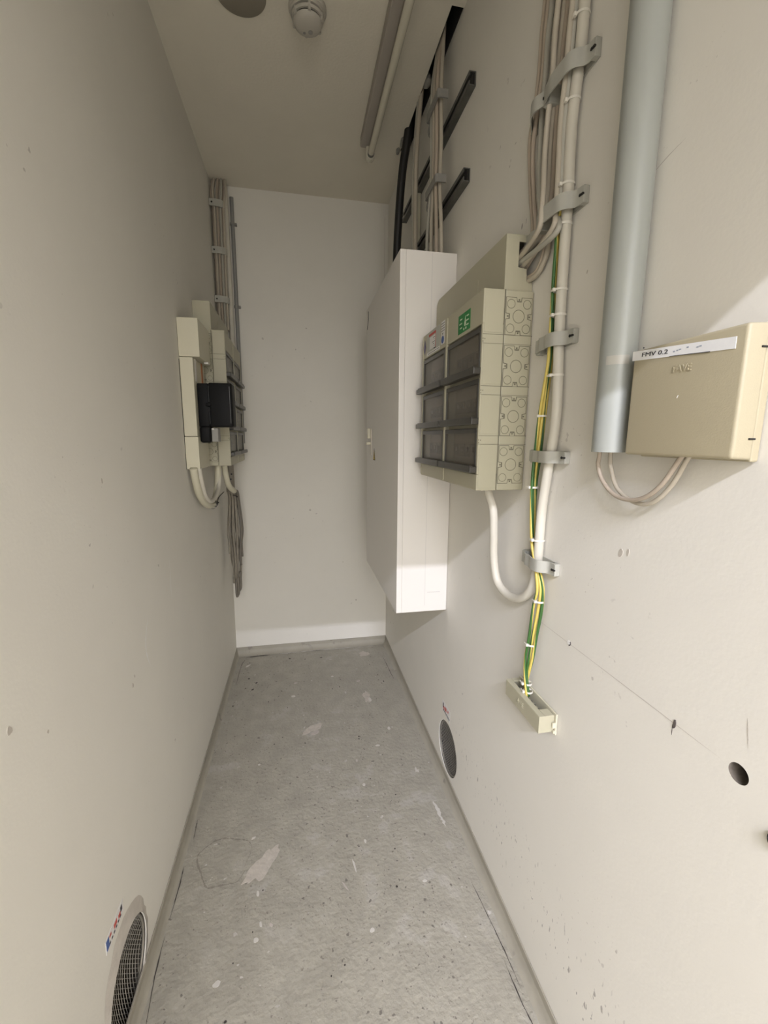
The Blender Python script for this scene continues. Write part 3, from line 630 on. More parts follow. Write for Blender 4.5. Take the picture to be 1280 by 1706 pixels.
# ================================================================== RIGHT WALL CABLES
PATHS = {
's1':[(0.512, 0.9425, 2.56), (0.512, 0.9425, 2.46), (0.512, 0.9425, 2.36), (0.512, 0.9425, 2.26), (0.512, 0.9425, 2.1722), (0.512, 0.9486, 2.1151), (0.512, 0.9499, 2.0524), (0.512, 0.9589, 1.9929), (0.512, 0.9725, 1.9449), (0.512, 0.9692, 1.8966), (0.512, 0.9548, 1.8188), (0.512, 0.9408, 1.765), (0.512, 0.9422, 1.7358), (0.5033, 0.955, 1.716), (0.49929999999999997, 1.0, 1.706)],
's2':[(0.508, 0.9209, 2.56), (0.508, 0.9209, 2.46), (0.508, 0.9209, 2.36), (0.508, 0.9209, 2.26), (0.508, 0.9209, 2.1535), (0.508, 0.9267, 2.0975), (0.508, 0.9278, 2.036), (0.508, 0.9388, 1.9792), (0.508, 0.9492, 1.9304), (0.508, 0.9485, 1.8847), (0.508, 0.9343, 1.8084), (0.508, 0.9207, 1.7557), (0.508, 0.922, 1.7271), (0.5065, 0.955, 1.7114), (0.5025, 1.0, 1.7014)],
's3':[(0.507, 0.9053, 2.56), (0.507, 0.9053, 2.46), (0.507, 0.9053, 2.36), (0.507, 0.9053, 2.26), (0.507, 0.9053, 2.1404), (0.507, 0.9131, 2.0868), (0.507, 0.9149, 2.0163), (0.507, 0.9193, 1.9449), (0.507, 0.9178, 1.8786), (0.507, 0.913, 1.8204), (0.507, 0.9046, 1.7712), (0.507, 0.905, 1.7372), (0.5011, 0.955, 1.7048), (0.4971, 1.0, 1.6948)],
's4':[(0.495, 0.8623, 2.56), (0.495, 0.8623, 2.46), (0.495, 0.8623, 2.36), (0.495, 0.8623, 2.26), (0.495, 0.8623, 2.17), (0.495, 0.8623, 2.1025), (0.495, 0.8671, 2.0493), (0.495, 0.8663, 1.9804), (0.495, 0.8744, 1.9151), (0.495, 0.8774, 1.8543), (0.488, 0.8625, 1.7926), (0.48, 0.8496, 1.7429), (0.48, 0.8584, 1.7092), (0.4903, 0.955, 1.6929), (0.4863, 1.0, 1.6829)],
's5':[(0.507, 0.862, 2.56), (0.507, 0.862, 2.46), (0.507, 0.862, 2.36), (0.507, 0.862, 2.26), (0.507, 0.862, 2.17), (0.507, 0.862, 2.1043), (0.507, 0.8665, 2.0508), (0.507, 0.8718, 1.986), (0.507, 0.8774, 1.9186), (0.507, 0.8793, 1.8674), (0.507, 0.8767, 1.8126), (0.507, 0.8777, 1.7697), (0.507, 0.8851, 1.723), (0.4973, 0.955, 1.6972), (0.4933, 1.0, 1.6872)],
's6':[(0.512, 0.8561, 2.56), (0.512, 0.8561, 2.46), (0.512, 0.8561, 2.36), (0.512, 0.8561, 2.26), (0.512, 0.8561, 2.17), (0.512, 0.8561, 2.1002), (0.512, 0.8623, 2.0484), (0.512, 0.8674, 1.9836), (0.512, 0.8706, 1.9149), (0.512, 0.87, 1.8627), (0.512, 0.8695, 1.8094), (0.512, 0.8726, 1.7678), (0.512, 0.8821, 1.7221), (0.5102, 0.955, 1.6784), (0.5062, 1.0, 1.6683999999999999)],
's7':[(0.494, 0.8125, 2.56), (0.494, 0.8125, 2.46), (0.494, 0.8125, 2.36), (0.494, 0.8125, 2.26), (0.494, 0.8125, 2.17), (0.494, 0.8125, 2.0608), (0.494, 0.8162, 2.0098), (0.494, 0.8188, 1.9468), (0.494, 0.8255, 1.8842), (0.494, 0.8235, 1.8237), (0.494, 0.8214, 1.762), (0.494, 0.8235, 1.7321), (0.487, 0.8216, 1.6941), (0.4986, 0.955, 1.6776), (0.4946, 1.0, 1.6676)],
's8':[(0.5, 0.8109, 2.56), (0.5, 0.8109, 2.46), (0.5, 0.8109, 2.36), (0.5, 0.8109, 2.26), (0.5, 0.8109, 2.17), (0.5, 0.8109, 2.0605), (0.5, 0.8145, 2.0094), (0.5, 0.8168, 1.9463), (0.5, 0.8213, 1.8823), (0.5, 0.8211, 1.8231), (0.5, 0.819, 1.7614), (0.5, 0.8216, 1.7215), (0.489, 0.8117, 1.6849), (0.4923, 0.955, 1.6845), (0.4883, 1.0, 1.6745)],
's9':[(0.512, 0.8811, 2.56), (0.512, 0.8811, 2.46), (0.512, 0.8811, 2.36), (0.512, 0.8811, 2.26), (0.512, 0.8811, 2.121), (0.512, 0.8858, 2.0665), (0.512, 0.8871, 1.9974), (0.512, 0.8952, 1.9304), (0.512, 0.8957, 1.8667), (0.512, 0.8902, 1.7872), (0.512, 0.8875, 1.7301), (0.512, 0.887, 1.6901), (0.5125, 0.9028, 1.6636), (0.5125, 0.9282, 1.6546), (0.5085, 1.0, 1.6566)],
's10':[(0.514, 0.8656, 2.56), (0.514, 0.8656, 2.46), (0.514, 0.8656, 2.36), (0.514, 0.8656, 2.26), (0.514, 0.8656, 2.17), (0.514, 0.8656, 2.1085), (0.514, 0.872, 2.0562), (0.514, 0.8773, 1.9909), (0.514, 0.8806, 1.9215), (0.514, 0.8824, 1.87), (0.514, 0.8804, 1.8045), (0.514, 0.8777, 1.7483), (0.514, 0.8749, 1.6912), (0.5125, 0.8888, 1.6621), (0.5125, 0.9201, 1.6482), (0.5085, 1.0, 1.6502000000000001)],
'thick':[(0.508, 0.7979, 2.56), (0.508, 0.7979, 2.45), (0.508, 0.7979, 2.34), (0.508, 0.7979, 2.23), (0.508, 0.7979, 2.13), (0.508, 0.7979, 2.0511), (0.508, 0.8013, 1.9642), (0.508, 0.8112, 1.8674), (0.508, 0.807, 1.736), (0.508, 0.8066, 1.5998), (0.508, 0.8038, 1.5004), (0.508, 0.7949, 1.3504), (0.508, 0.8093, 1.2442), (0.508, 0.8227, 1.151), (0.508, 0.8246, 1.051), (0.508, 0.8289, 1.0059), (0.505, 0.8414, 0.964), (0.502, 0.8807, 0.9308), (0.498, 0.9348, 0.9215), (0.492, 0.9777, 0.9416), (0.486, 0.9923, 0.9983), (0.48, 0.9873, 1.0676), (0.474, 0.9845, 1.1253), (0.468, 0.9959, 1.1572), (0.465, 1.006, 1.1804)],
'e1':[(0.506, 0.8212, 1.7374), (0.506, 0.8286, 1.7041), (0.506, 0.8278, 1.6503), (0.506, 0.8284, 1.6068), (0.506, 0.8267, 1.5281), (0.506, 0.8265, 1.4591), (0.506, 0.8345, 1.401), (0.506, 0.8428, 1.3406), (0.506, 0.85, 1.2648), (0.506, 0.8557, 1.2123), (0.506, 0.855, 1.1458), (0.506, 0.847, 1.0794), (0.506, 0.8372, 1.0407), (0.503, 0.8113, 1.0105), (0.503, 0.7978, 0.9785), (0.503, 0.8036, 0.9283), (0.503, 0.8159, 0.8665), (0.503, 0.8246, 0.8112), (0.503, 0.8295, 0.7639), (0.503, 0.8161, 0.7193)],
'e2':[(0.499, 0.8138, 1.7333), (0.499, 0.8213, 1.7003), (0.499, 0.8226, 1.6478), (0.499, 0.8232, 1.6046), (0.499, 0.8217, 1.5265), (0.499, 0.8216, 1.458), (0.499, 0.8319, 1.4006), (0.499, 0.8428, 1.3405), (0.499, 0.8501, 1.2648), (0.499, 0.8536, 1.2126), (0.499, 0.8493, 1.1469), (0.499, 0.8401, 1.0813), (0.499, 0.8256, 1.0443), (0.496, 0.8069, 1.0123), (0.496, 0.8003, 0.9781), (0.496, 0.8102, 0.94), (0.496, 0.8189, 0.8657), (0.496, 0.828, 0.8102), (0.496, 0.8255, 0.767), (0.496, 0.812, 0.7213)],
'e3':[(0.514, 0.83, 1.7424), (0.514, 0.8375, 1.7087), (0.514, 0.8366, 1.6542), (0.514, 0.8371, 1.6102), (0.514, 0.8354, 1.5306), (0.514, 0.8351, 1.4609), (0.514, 0.8409, 1.4019), (0.514, 0.8468, 1.3408), (0.514, 0.8538, 1.2646), (0.514, 0.8619, 1.2117), (0.514, 0.8611, 1.1446), (0.514, 0.8554, 1.0771), (0.514, 0.848, 1.0373), (0.507, 0.8085, 1.0111), (0.507, 0.7951, 0.9792), (0.507, 0.7962, 0.9311), (0.507, 0.8081, 0.8699), (0.507, 0.8165, 0.8152), (0.507, 0.8311, 0.7625), (0.507, 0.8458, 0.703)],
'b1':[(0.497, 0.6427, 1.2812), (0.497, 0.6441, 1.258), (0.497, 0.6288, 1.232), (0.497, 0.5982, 1.2127), (0.497, 0.5631, 1.2099), (0.497, 0.5341, 1.2193), (0.497, 0.5085, 1.2412), (0.497, 0.4862, 1.2755)],
'b2':[(0.505, 0.627, 1.2816), (0.505, 0.6217, 1.2524), (0.505, 0.6071, 1.2262), (0.505, 0.584, 1.2116), (0.505, 0.556, 1.2052), (0.505, 0.5286, 1.2119), (0.505, 0.5014, 1.2393), (0.505, 0.4829, 1.2748)],
'loopA':[(-0.375, 1.657, 1.1952), (-0.375, 1.6798, 1.1453), (-0.375, 1.7307, 1.083), (-0.37, 1.8229, 1.0317), (-0.365, 1.9324, 1.0228), (-0.36, 1.987, 1.0629), (-0.355, 2.004, 1.1143), (-0.35, 2.0111, 1.1801)],
'lwall':[(-0.36, 1.6725, 1.1941), (-0.36, 1.7039, 1.1316), (-0.36, 1.761, 1.0717), (-0.355, 1.8328, 1.0447), (-0.352, 1.9245, 1.0548)],

}
strand_labels = {
 's1': ('grey cable of the right wall bundle, outermost on the left', M_cable2), 's2': ('pinkish cable second from the left in the right wall bundle', M_cable2),
 's3': ('pale grey cable third from the left in the right wall bundle', M_cable3), 's4': ('grey cable in front of the bundle curving into the hood from above', M_cable),
 's5': ('grey cable fifth from the left in the right wall bundle', M_cable), 's6': ('brownish cable in the middle back of the right wall bundle', M_cable2),
 's7': ('light cable in front that sweeps lowest in an arc into the upper notch', M_cable), 's8': ('grey cable running close beside the thick white cable at the top', M_cable3),
 's9': ('grey cable entering the lower step of the hood notch', M_cable2), 's10': ('light cable hanging lowest behind the others into the lower step', M_cable)}
for k, (lb, m) in strand_labels.items():
    bm = NB(); tube(bm, PATHS[k], .0055 if k in ('s4', 's7', 's8', 's10', 's3') else .0047, 12)
    o = obj('power_cable', bm, m, smooth='all', loc=PATHS[k][0]); tag(o, lb, 'cable', 'cables running into the hood of the right distribution panel')

def at_z(path, z):
    Q = spline(path, 8); best = min(Q, key=lambda q: abs(q.z-z)); return best
def tie(parent, c, r, ax=(0, 0, 1), m=M_tie, head=(-1, 0, 0)):
    bm = NB(); lathe(bm, Vector(c) - Vector(ax).normalized()*.002, ax, [(r, 0), (r+.001, 0), (r+.001, .004), (r, .004), (r, 0)], 20)
    h = Vector(c) + Vector(head)*(r+.002); box(bm, h.x-.003, h.x+.003, h.y-.003, h.y+.003, h.z-.003, h.z+.003, .0008)
    e = h + Vector((0, .007, 0)); box(bm, e.x-.0008, e.x+.0008, h.y, h.y+.012, h.z-.0015, h.z+.0015)
    return obj('cable_tie', bm, m, parent)

th = thing('thick_cable', 'thick white cable down the right wall, looping up under the distribution panel', 'cable', (.508, .80, 1.2))
bm = NB(); tube(bm, PATHS['thick'], .0100, 20, 10); obj('sheath', bm, M_thick, th, smooth='all')
for z in (2.03, 1.905, 1.77, 1.70, 1.592, 1.545, 1.425, 1.175, 1.085):
    q = at_z(PATHS['thick'], z); tie(th, q + Vector((-.0005, .003, 0)), .0125)
for i, (k, lb, rr) in enumerate((('e1', 'green and yellow earth wire, middle one of three beside the thick white cable', .0033), ('e2', 'green and yellow earth wire lying foremost of the three', .0033), ('e3', 'green and yellow earth wire lying nearest the wall of the three', .0036))):
    bm = NB(); tube(bm, PATHS[k], rr, 10, 8)
    root = thing('earth_wire', lb, 'wire', PATHS[k][0], 'earth wires into the terminal box')
    obj('insulation', bm, M_earth, root, smooth='all')
    if k == 'e1':
        for z in (1.345, 1.20, .955, .845, .745, .733): tie(root, at_z(PATHS['e1'], z) + Vector((0, 0, 0)), .0085 if z > .8 else .0095)

# ------- clamps
def clamp(z, y0, prof, wd, label, near=True):
    t = thing('cable_clamp', label, 'clamp', (XR, y0, z), 'cable clamps on the right wall')
    X = lambda o_: XR - o_
    th_ = .0024; bm = NB(); Q = spline([(o_, y_, 0) for y_, o_ in prof], 5)
    A = []
    for q in Q:
        A.append([bm.verts.new((X(q.x - dd), y0+q.y, z + s_*wd/2)) for dd, s_ in ((0, -1), (0, 1), (th_, 1), (th_, -1))])
    for a_, b_ in zip(A, A[1:]):
        for i in range(4): bm.faces.new((a_[i], a_[(i+1) % 4], b_[(i+1) % 4], b_[i]))
    bm.faces.new(A[0]); bm.faces.new(A[-1][::-1])
    obj('strap', bm, M_clamp, t, smooth=True)
    ye = prof[-1][0]; oe = prof[-1][1]
    bm = NB(); box(bm, X(0), X(prof[0][1]), y0-.004, y0+.008, z-wd/2, z+wd/2, .0015); box(bm, X(0), X(.003), y0+.006, y0+ye, z-wd/2, z+wd/2)
    box(bm, X(0), X(oe-.0025), y0+ye-.016, y0+ye+.002, z-wd/2-.003, z+wd/2+.001, .0015)
    obj('base_rail', bm, M_clamp, t)
    bm = NB(); box(bm, X(prof[0][1]-.001), X(prof[0][1]+.0026), y0-.0045, y0+.003, z-.0016, z+.0016); cyl(bm, (X(prof[0][1]+.0014), y0+.004, z), (-1, 0, 0), .0026, .0012, 14); obj('screw_slot', bm, M_void, t)
    return t
PN = [(0, .012), (.018, .0135), (.027, .026), (.036, .032), (.056, .032), (.070, .028), (.090, .027), (.101, .021), (.116, .019)]
PH = [(0, .012), (.016, .016), (.024, .030), (.036, .038), (.060, .040), (.085, .041), (.102, .038), (.116, .034)]
PF = [(0, .030), (.020, .040), (.040, .038), (.060, .026), (.075, .016), (.082, .013)]
PG = [(0, .012), (.020, .022), (.040, .022), (.060, .020), (.070, .014), (.078, .012)]
names = {1.493: 'second', 1.265: 'third', 1.040: 'lowest'}
clamp(1.955, .763, PH, .029, 'grey clamp round the thick cable near the top edge')
clamp(1.958, .882, PF, .026, 'grey clamp across the cable bundle near the top edge')
clamp(1.732, .765, PH, .029, 'grey clamp over the thick cable level with the panel hood')
clamp(1.722, .892, PG, .026, 'grey clamp half hidden by the bundle just above the panel hood')
clamp(1.493, .764, PN, .026, 'grey clamp over cable and earth wires beside the top knockout')
clamp(1.265, .761, PN, .024, 'grey clamp over cable and earth wires beside the lowest knockout')
clamp(1.035, .766, PN, .026, 'grey clamp above the bottom loop of the thick cable')

# ------- earth terminal box
t = thing('earth_terminal_box', 'small beige terminal box with earth wires entering from above, low on the right wall', 'terminal box', (XR, .806, .687))
bm = NB(); X1 = .480
box(bm, X1, X1+.003, .733, .881, .688, .7262, .0008)            # front
box(bm, X1+.0005, XR-.006, .7334, .7364, .6884, .7258, .0006); box(bm, X1+.0005, XR-.006, .8776, .8806, .6884, .7258, .0006); box(bm, X1+.0006, XR-.006, .7338, .8802, .6887, .6915)
box(bm, X1+.0003, X1+.013, .7332, .8808, .7242, .7272, .0008); box(bm, X1+.0134, XR-.0065, .7332, .757, .7242, .7272, .0008); box(bm, X1+.0134, XR-.0065, .868, .8808, .7242, .7272, .0008)
obj('cover', bm, M_beige, t)
bm = NB(); box(bm, XR-.005, XR-.001, .728, .884, .683, .731, .001); box(bm, XR-.012, XR-.005, .728, .731, .700, .712); box(bm, XR-.010, XR-.005, .727, .731, .688, .694); bp = obj('back_plate', bm, M_cream, t)
bm = NB(); box(bm, X1+.010, XR-.016, .760, .865, .705, .716); 
tb = obj('terminal_bar', bm, M_chrome, t)
for k in range(7):
    bm = NB(); cyl(bm, (X1+.019, .770+.0145*k, .716), (0, 0, 1), .0035, .003, 12); obj('screw', bm, M_steel, tb)
text('embossed_mark', 'AVE', .017, M_beige, t, facing(-1, X1-.0002, .812, .708), .0006)
bm = NB(); box(bm, X1+.006, XR-.008, .738, .876, .692, .694); obj('inner_floor', bm, M_grey, t)

# ================================================================== GREY PIPE AND JUNCTION BOX
t = thing('grey_pipe', 'wide grey plastic pipe down the right wall, open at its lower end', 'pipe', (.494, .617, 1.281))
bm = NB(); R_ = .0265; lathe(bm, (.4935, .6165, 1.281), (0, 0, 1), [(R_-.002, 1.28), (R_, 1.28), (R_, 0), (R_-.002, 0), (R_-.002, 1.28)], 48); obj('pipe_wall', bm, M_pipe, t, smooth=True)
bm = NB()   # end of the label tape stuck round the pipe
A = []
for i in range(15):
    a = math.radians(196 + 70*i/14); A.append([bm.verts.new((.4935 + (R_+dd)*math.cos(a), .6165 + (R_+dd)*math.sin(a), zz)) for dd, zz in ((.0002, 1.4135), (.0006, 1.4135), (.0006, 1.4265), (.0002, 1.4265))])
for a_, b_ in zip(A, A[1:]):
    for i in range(4): bm.faces.new((a_[i], a_[(i+1) % 4], b_[(i+1) % 4], b_[i]))
bm.faces.new(A[0]); bm.faces.new(A[-1][::-1])
obj('tape_end', bm, mat('clear_tape', (.43, .415, .36), .3), t, smooth=True)
bm = NB()
for k in range(4): box(bm, .500, .520, .6440, .6535, 1.414+.0035*k, 1.416+.0035*k)
obj('clip_teeth', bm, M_ink, t)

t = thing('junction_box', 'tan junction box with a white label strip at the right edge', 'junction box', (XR, .485, 1.277))
bm = NB()
x0b, x1b = .482, XR-.001
# tapered shell: front face slightly smaller than the back
vs = {}
def taper(bm, xf, xb, y0, y1, z0, z1, ins, bev):
    g = bmesh.ops.create_cube(bm, size=1)['verts']
    for v in g:
        fr = v.co.x < 0; i_ = ins if fr else 0
        v.co = Vector((xf if fr else xb, (y0+i_) if v.co.y < 0 else (y1-i_), (z0+i_*.6) if v.co.z < 0 else (z1-i_*.6)))
    es = {e for v in g for e in v.link_edges}
    bmesh.ops.bevel(bm, geom=list(es), offset=bev, segments=3, affect='EDGES', profile=.6)
taper(bm, .4815, .508, .402, .571, 1.278, 1.428, .002, .004)
obj('lid', bm, M_tan, t, smooth=True)
bm = NB(); box(bm, .5085, x1b, .404, .568, 1.276, 1.426, .002); obj('back_shell', bm, M_tan, t)
bm = NB()
for z_ in (1.402, 1.302): box(bm, .4995, .5085, .4012, .4045, z_-.0010, z_+.0010, .0004)
obj('latch_slot', bm, M_void, t)
bm = NB(); prism(bm, [(.5705, 1.4135), (.4165, 1.4015), (.4165, 1.4145), (.5705, 1.4265)], 'x', .4809, .4815); tp = obj('label_strip', bm, M_tape, t, label='white label strip reading FMV 0.2')
sl = math.atan2(.012, .154)
Rm = facing(-1, .4806, .5305, 1.4170) @ Matrix.Rotation(-sl*0 - sl, 4, 'Z')
text('label_text', 'FMV 0.2', .0078, M_ink, tp, Rm @ Matrix.Scale(1.75, 4, (1, 0, 0)), .0002)
bm = NB()
for (y_, z_) in ((.497, 1.4135), (.492, 1.414), (.488, 1.4145), (.477, 1.415), (.463, 1.4125), (.459, 1.413)): box(bm, .4806, .4809, y_, y_+.003, z_-.0008, z_+.0008)
obj('smudge', bm, mat('faded_ink', (.35, .38, .42), .6), tp)
bm = NB(); prism(bm, [(.505, 1.4085), (.447, 1.4035), (.447, 1.4042), (.505, 1.4090)], 'x', .4805, .4811); box(bm, .4808, .4815, .5505, .552, 1.4285-.001, 1.430-.001); obj('tape_edge_shadow_line', bm, M_ink, tp).name = 'painted_tape_shadow'  # dark line paints the shadow along the lower tape edge
text('embossed_mark', 'FAVE', .0125, M_tan, t, facing(-1, .4812, .484, 1.3905) @ Matrix.Rotation(-.02, 4, 'Z'), .0007)
bm = NB(); prism(bm, [(.487, 1.354), (.486, 1.354), (.4845, 1.3575), (.4852, 1.3575)], 'x', .4810, .4815); obj('chip', bm, M_paper, t)
for k, lb, m in (('b1', 'thin grey cable looping from the pipe end, the outer and longer loop on its left', M_cable2), ('b2', 'thin grey cable looping from the pipe end, the inner one ending further right', M_cable)):
    pts = [(.4935 if k == 'b1' else .497, .630 if k == 'b1' else .618, 1.40)] + PATHS[k] + [(PATHS[k][-1][0], PATHS[k][-1][1]-.006, 1.284)]
    bm = NB(); tube(bm, pts, .0034, 12, 8); o = obj('loop_cable', bm, m, smooth='all', loc=pts[1]); tag(o, lb, 'cable', 'cables from grey pipe to junction box')
bm = NB(); lathe(bm, (XR+.004, .318, .852), (-1, 0, 0), [(0, 0), (.0115, 0), (.0115, .008), (.008, .011), (0, .011)], 24)
tag(obj('wall_plug', bm, M_dark, smooth=True, loc=(XR, .318, .852)), 'black plug in the right wall cut off by the right picture edge', 'plug')

# ================================================================== RISER: RAILS, CABLES, BLACK CONDUIT
def rail(z, y0, y1, label):
    t = thing('mounting_rail', label, 'rail', (XR, y0, z), 'steel mounting rails on the right wall')
    bm = NB(); prism(bm, [(XR, z-.018), (XR-.021, z-.018), (XR-.021, z-.006), (XR-.018, z-.006), (XR-.018, z-.015), (XR-.003, z-.015), (XR-.003, z+.015), (XR-.018, z+.015), (XR-.018, z+.006), (XR-.021, z+.006), (XR-.021, z+.018), (XR, z+.018)], 'y', y0, y1)
    obj('channel', bm, M_steel, t)
    bm = NB(); box(bm, XR-.010, XR-.004, y0+.002, y1-.002, z-.014, z+.014); obj('channel_inside', bm, M_void, t)
    return t
rail(2.305, 1.325, 2.13, 'upper galvanised mounting rail behind the riser cables')
rail(2.072, 1.345, 2.13, 'lower galvanised mounting rail just above the white cabinet')
ys = [1.485, 1.499, 1.513, 1.527, 1.541, 1.555]
for i, y_ in enumerate(ys):
    xx = .476 - .009*(i % 2); j = [random.uniform(-.004, .004) for _ in range(6)]
    yb = 1.478 + (y_-1.485)*1.8
    pts = [(.500, y_+.075, 2.70), (.493, y_+.060, 2.575), (xx+.004, y_+.030+j[0], 2.46), (xx, y_+.018, 2.36), (xx+.002, y_+.016+j[1], 2.24), (xx, y_+.012, 2.13), (xx+.002, yb+j[2], 2.00), (xx+.006, yb, 1.89)]
    bm = NB(); tube(bm, pts, .0062, 10); o = obj('riser_cable', bm, [M_cable, M_cable2, M_cable3][i % 3], smooth='all', loc=pts[-1])
    tag(o, 'one of the parallel beige riser cables clamped to the rails above the white cabinet', 'cable', 'riser cables clamped above the white cabinet')
for i, (y_, lb) in enumerate(((1.835, 'slim beige cable right of the black conduit above the cabinet'), (1.805, 'slim beige cable beside the flat duct, the nearer of the two'))):
    pts = [(.495, y_-.02, 2.66), (.488, y_-.015, 2.57), (.480, y_, 2.42), (.478, y_+.005, 2.25), (.480, y_+.005, 2.08), (.484, y_, 1.89)]
    bm = NB(); tube(bm, pts, .0085, 10); o = obj('riser_cable', bm, [M_cable3, M_cable][i], smooth='all', loc=pts[-1]); tag(o, lb, 'cable')
bm = NB(); box(bm, .493, .519, 1.875, 1.915, 1.889, 2.29, .004); tag(obj('flat_duct', bm, M_cream, loc=(.506, 1.895, 1.889)), 'flat beige duct behind the slim cables above the white cabinet', 'duct')
pts = [(.492, 1.95, 2.70), (.486, 1.97, 2.57), (.470, 2.0, 2.44), (.462, 2.03, 2.28), (.460, 2.06, 2.1), (.462, 2.075, 1.89)]
bm = NB(); tube(bm, pts, .0175, 16); tag(obj('black_conduit', bm, M_dark, smooth='all', loc=pts[-1]), 'thick black conduit dropping from the ceiling slot behind the white cabinet', 'conduit')
for z, lb in ((2.365, 'round grey clamp with loop on the riser cables at the upper rail'), (2.128, 'round grey clamp with loop on the riser cables at the lower rail')):
    t = thing('cable_clip', lb, 'clamp', (.49, 1.53, z))
    bm = NB(); prism(bm, [(.455, 1.478), (.462, 1.474), (.490, 1.474), (.490, 1.479), (.462, 1.479), (.459, 1.481), (.459, 1.590), (.462, 1.592), (.490, 1.592), (.490, 1.597), (.460, 1.597), (.455, 1.593)], 'z', z-.012, z+.012); obj('band', bm, M_grey, t)
    bm = NB(); torus(bm, (.478, 1.612, z-.018), (1, .2, .1), .016, .005, 24, 8); obj('loop', bm, M_grey, t, smooth=True)
    bm = NB(); cyl(bm, (.478, 1.61, z+.002), (.1, 1, .1), .004, .035, 10); obj('bolt', bm, M_steel, t)

# ================================================================== CEILING THINGS
t = thing('tube_light', 'unlit bare fluorescent tube on a narrow batten along the ceiling', 'lamp', (.33, 1.6, ZC))
bm = NB(); box(bm, .295, .332, .86, 2.055, 2.528, ZC, .004); obj('batten', bm, M_batten, t)
bm = NB(); tube(bm, [(.336, .88, 2.495), (.336, 2.03, 2.495)], .013, 20, smooth=False); obj('glass_tube', bm, M_tube, t, smooth=True)
for y_ in (.866, 2.046):
    bm = NB(); box(bm, .318, .352, y_-.010, y_+.010, 2.478, 2.560, .006); cyl(bm, (.336, y_-.012, 2.495), (0, 1, 0), .0185, .024, 24); obj('lamp_holder', bm, M_tube, t)
bm = NB(); cyl(bm, (.336, 2.018, 2.495), (0, 1, 0), .0138, .014, 20); obj('end_cap', bm, M_steel, t)

t = thing('smoke_detector', 'small round smoke detector on the ceiling at the top edge', 'smoke detector', (.062, 1.545, ZC))
cx_, cy_ = .062, 1.535
bm = NB(); lathe(bm, (cx_, cy_, ZC), (0, 0, -1), [(0, 0), (.056, 0), (.056, .008), (.053, .013), (0, .013)], 48); obj('base', bm, M_det, t, smooth=True)
bm = NB(); lathe(bm, (cx_, cy_, ZC-.013), (0, 0, -1), [(0, 0), (.041, 0), (.038, .030), (0, .030)], 40); obj('sensor_core', bm, M_void, t, smooth=True)
bm = NB()
lathe(bm, (cx_, cy_, ZC-.013), (0, 0, -1), [(.051, 0), (.050, .008), (.044, .008), (.044, 0), (.051, 0)], 48)
lathe(bm, (cx_, cy_, ZC-.013), (0, 0, -1), [(.048, .012), (.046, .019), (.040, .019), (.040, .012), (.048, .012)], 48)
lathe(bm, (cx_, cy_, ZC-.013), (0, 0, -1), [(0, .024), (.043, .024), (.040, .031), (.033, .036), (.015, .038), (0, .038)], 48)
for k in range(6):
    a = k*PI/3+.6; d_ = Vector((math.cos(a), math.sin(a), 0)); p = Vector((cx_, cy_, 0)) + d_*.044
    cyl(bm, (p.x, p.y, ZC-.013), (0, 0, -1), .0045, .027, 8)
obj('grille', bm, M_det, t, smooth=True)
bm = NB(); cyl(bm, (cx_+.008, cy_+.012, ZC-.0505), (0, 0, -1), .007, .0015, 16); cyl(bm, (cx_-.010, cy_+.018, ZC-.0500), (0, 0, -1), .004, .0015, 12); obj('indicator', bm, M_grey, t)

bm = NB(); lathe(bm, (-.13, 1.527, ZC), (0, 0, -1), [(0, 0), (.0725, 0), (.0725, .003), (.069, .005), (0, .005)], 56)
o = obj('ceiling_cover', bm, M_cover, smooth=True, loc=(-.13, 1.527, ZC)); tag(o, 'round dull brown cover disc on the ceiling left of the smoke detector', 'cover')

# ================================================================== LEFT WALL
t = thing('cable_trunking', 'cream cable trunking box on the left wall, nearest of the left wall fittings', 'trunking', (XL, 1.76, 1.185))
bm = NB(); box(bm, XL+.001, -.331, 1.668, 1.858, 1.579, 1.708, .0015); obj('upper_cover', bm, M_cream, t)
bm = NB(); box(bm, XL+.001, -.356, 1.670, 1.858, 1.3045, 1.5775, .0015); obj('middle_cover', bm, M_cream, t)
bm = NB(); box(bm, XL+.001, -.354, 1.668, 1.845, 1.186, 1.303, .0015); obj('lower_cover', bm, M_cream, t)
bm = NB(); box(bm, -.340, -.331+.006, 1.780, 1.810, 1.5735, 1.579); obj('cover_latch', bm, M_white, t)
bm = NB(); box(bm, -.3560, -.3555, 1.70, 1.72, 1.50, 1.578); obj('side_label', bm, M_white, t)
bm = NB(); box(bm, -.3560, -.3545, 1.800, 1.822, 1.49, 1.578); obj('orange_strip', bm, M_orange, t, label='orange label strip')
bm = NB(); box(bm, XL+.0002, XL+.001, 1.6665, 1.69, 1.186, 1.57); obj('gap_seal', bm, M_void, t)

t = thing('black_meter_box', 'black plastic box fixed to the side of the cream trunking', 'box', (-.355, 1.72, 1.335))
bm = NB(); box(bm, -.354, -.316, 1.700, 1.775, 1.338, 1.494, .004, 3); obj('mounting_half', bm, M_black, t, smooth=True)
bm = NB(); box(bm, -.3145, -.233, 1.690, 1.775, 1.339, 1.496, .006, 3); obj('main_half', bm, M_black, t, smooth=True)
bm = NB(); box(bm, -.326, -.308, 1.684, 1.702, 1.412, 1.424, .003); obj('latch', bm, M_black, t, smooth=True)
M_highlight = mat('painted_highlight', (.16, .16, .16), .3)  # paler grey strips paint the highlights along the box edges
for q in ((-.3158, -.3146, 1.698, 1.70, 1.35, 1.410), (-.3158, -.3146, 1.698, 1.70, 1.428, 1.485), (-.2420, -.2408, 1.6885, 1.6900, 1.352, 1.484)):
    bm = NB(); box(bm, *q, .0003); obj('edge_highlight', bm, M_highlight, t)
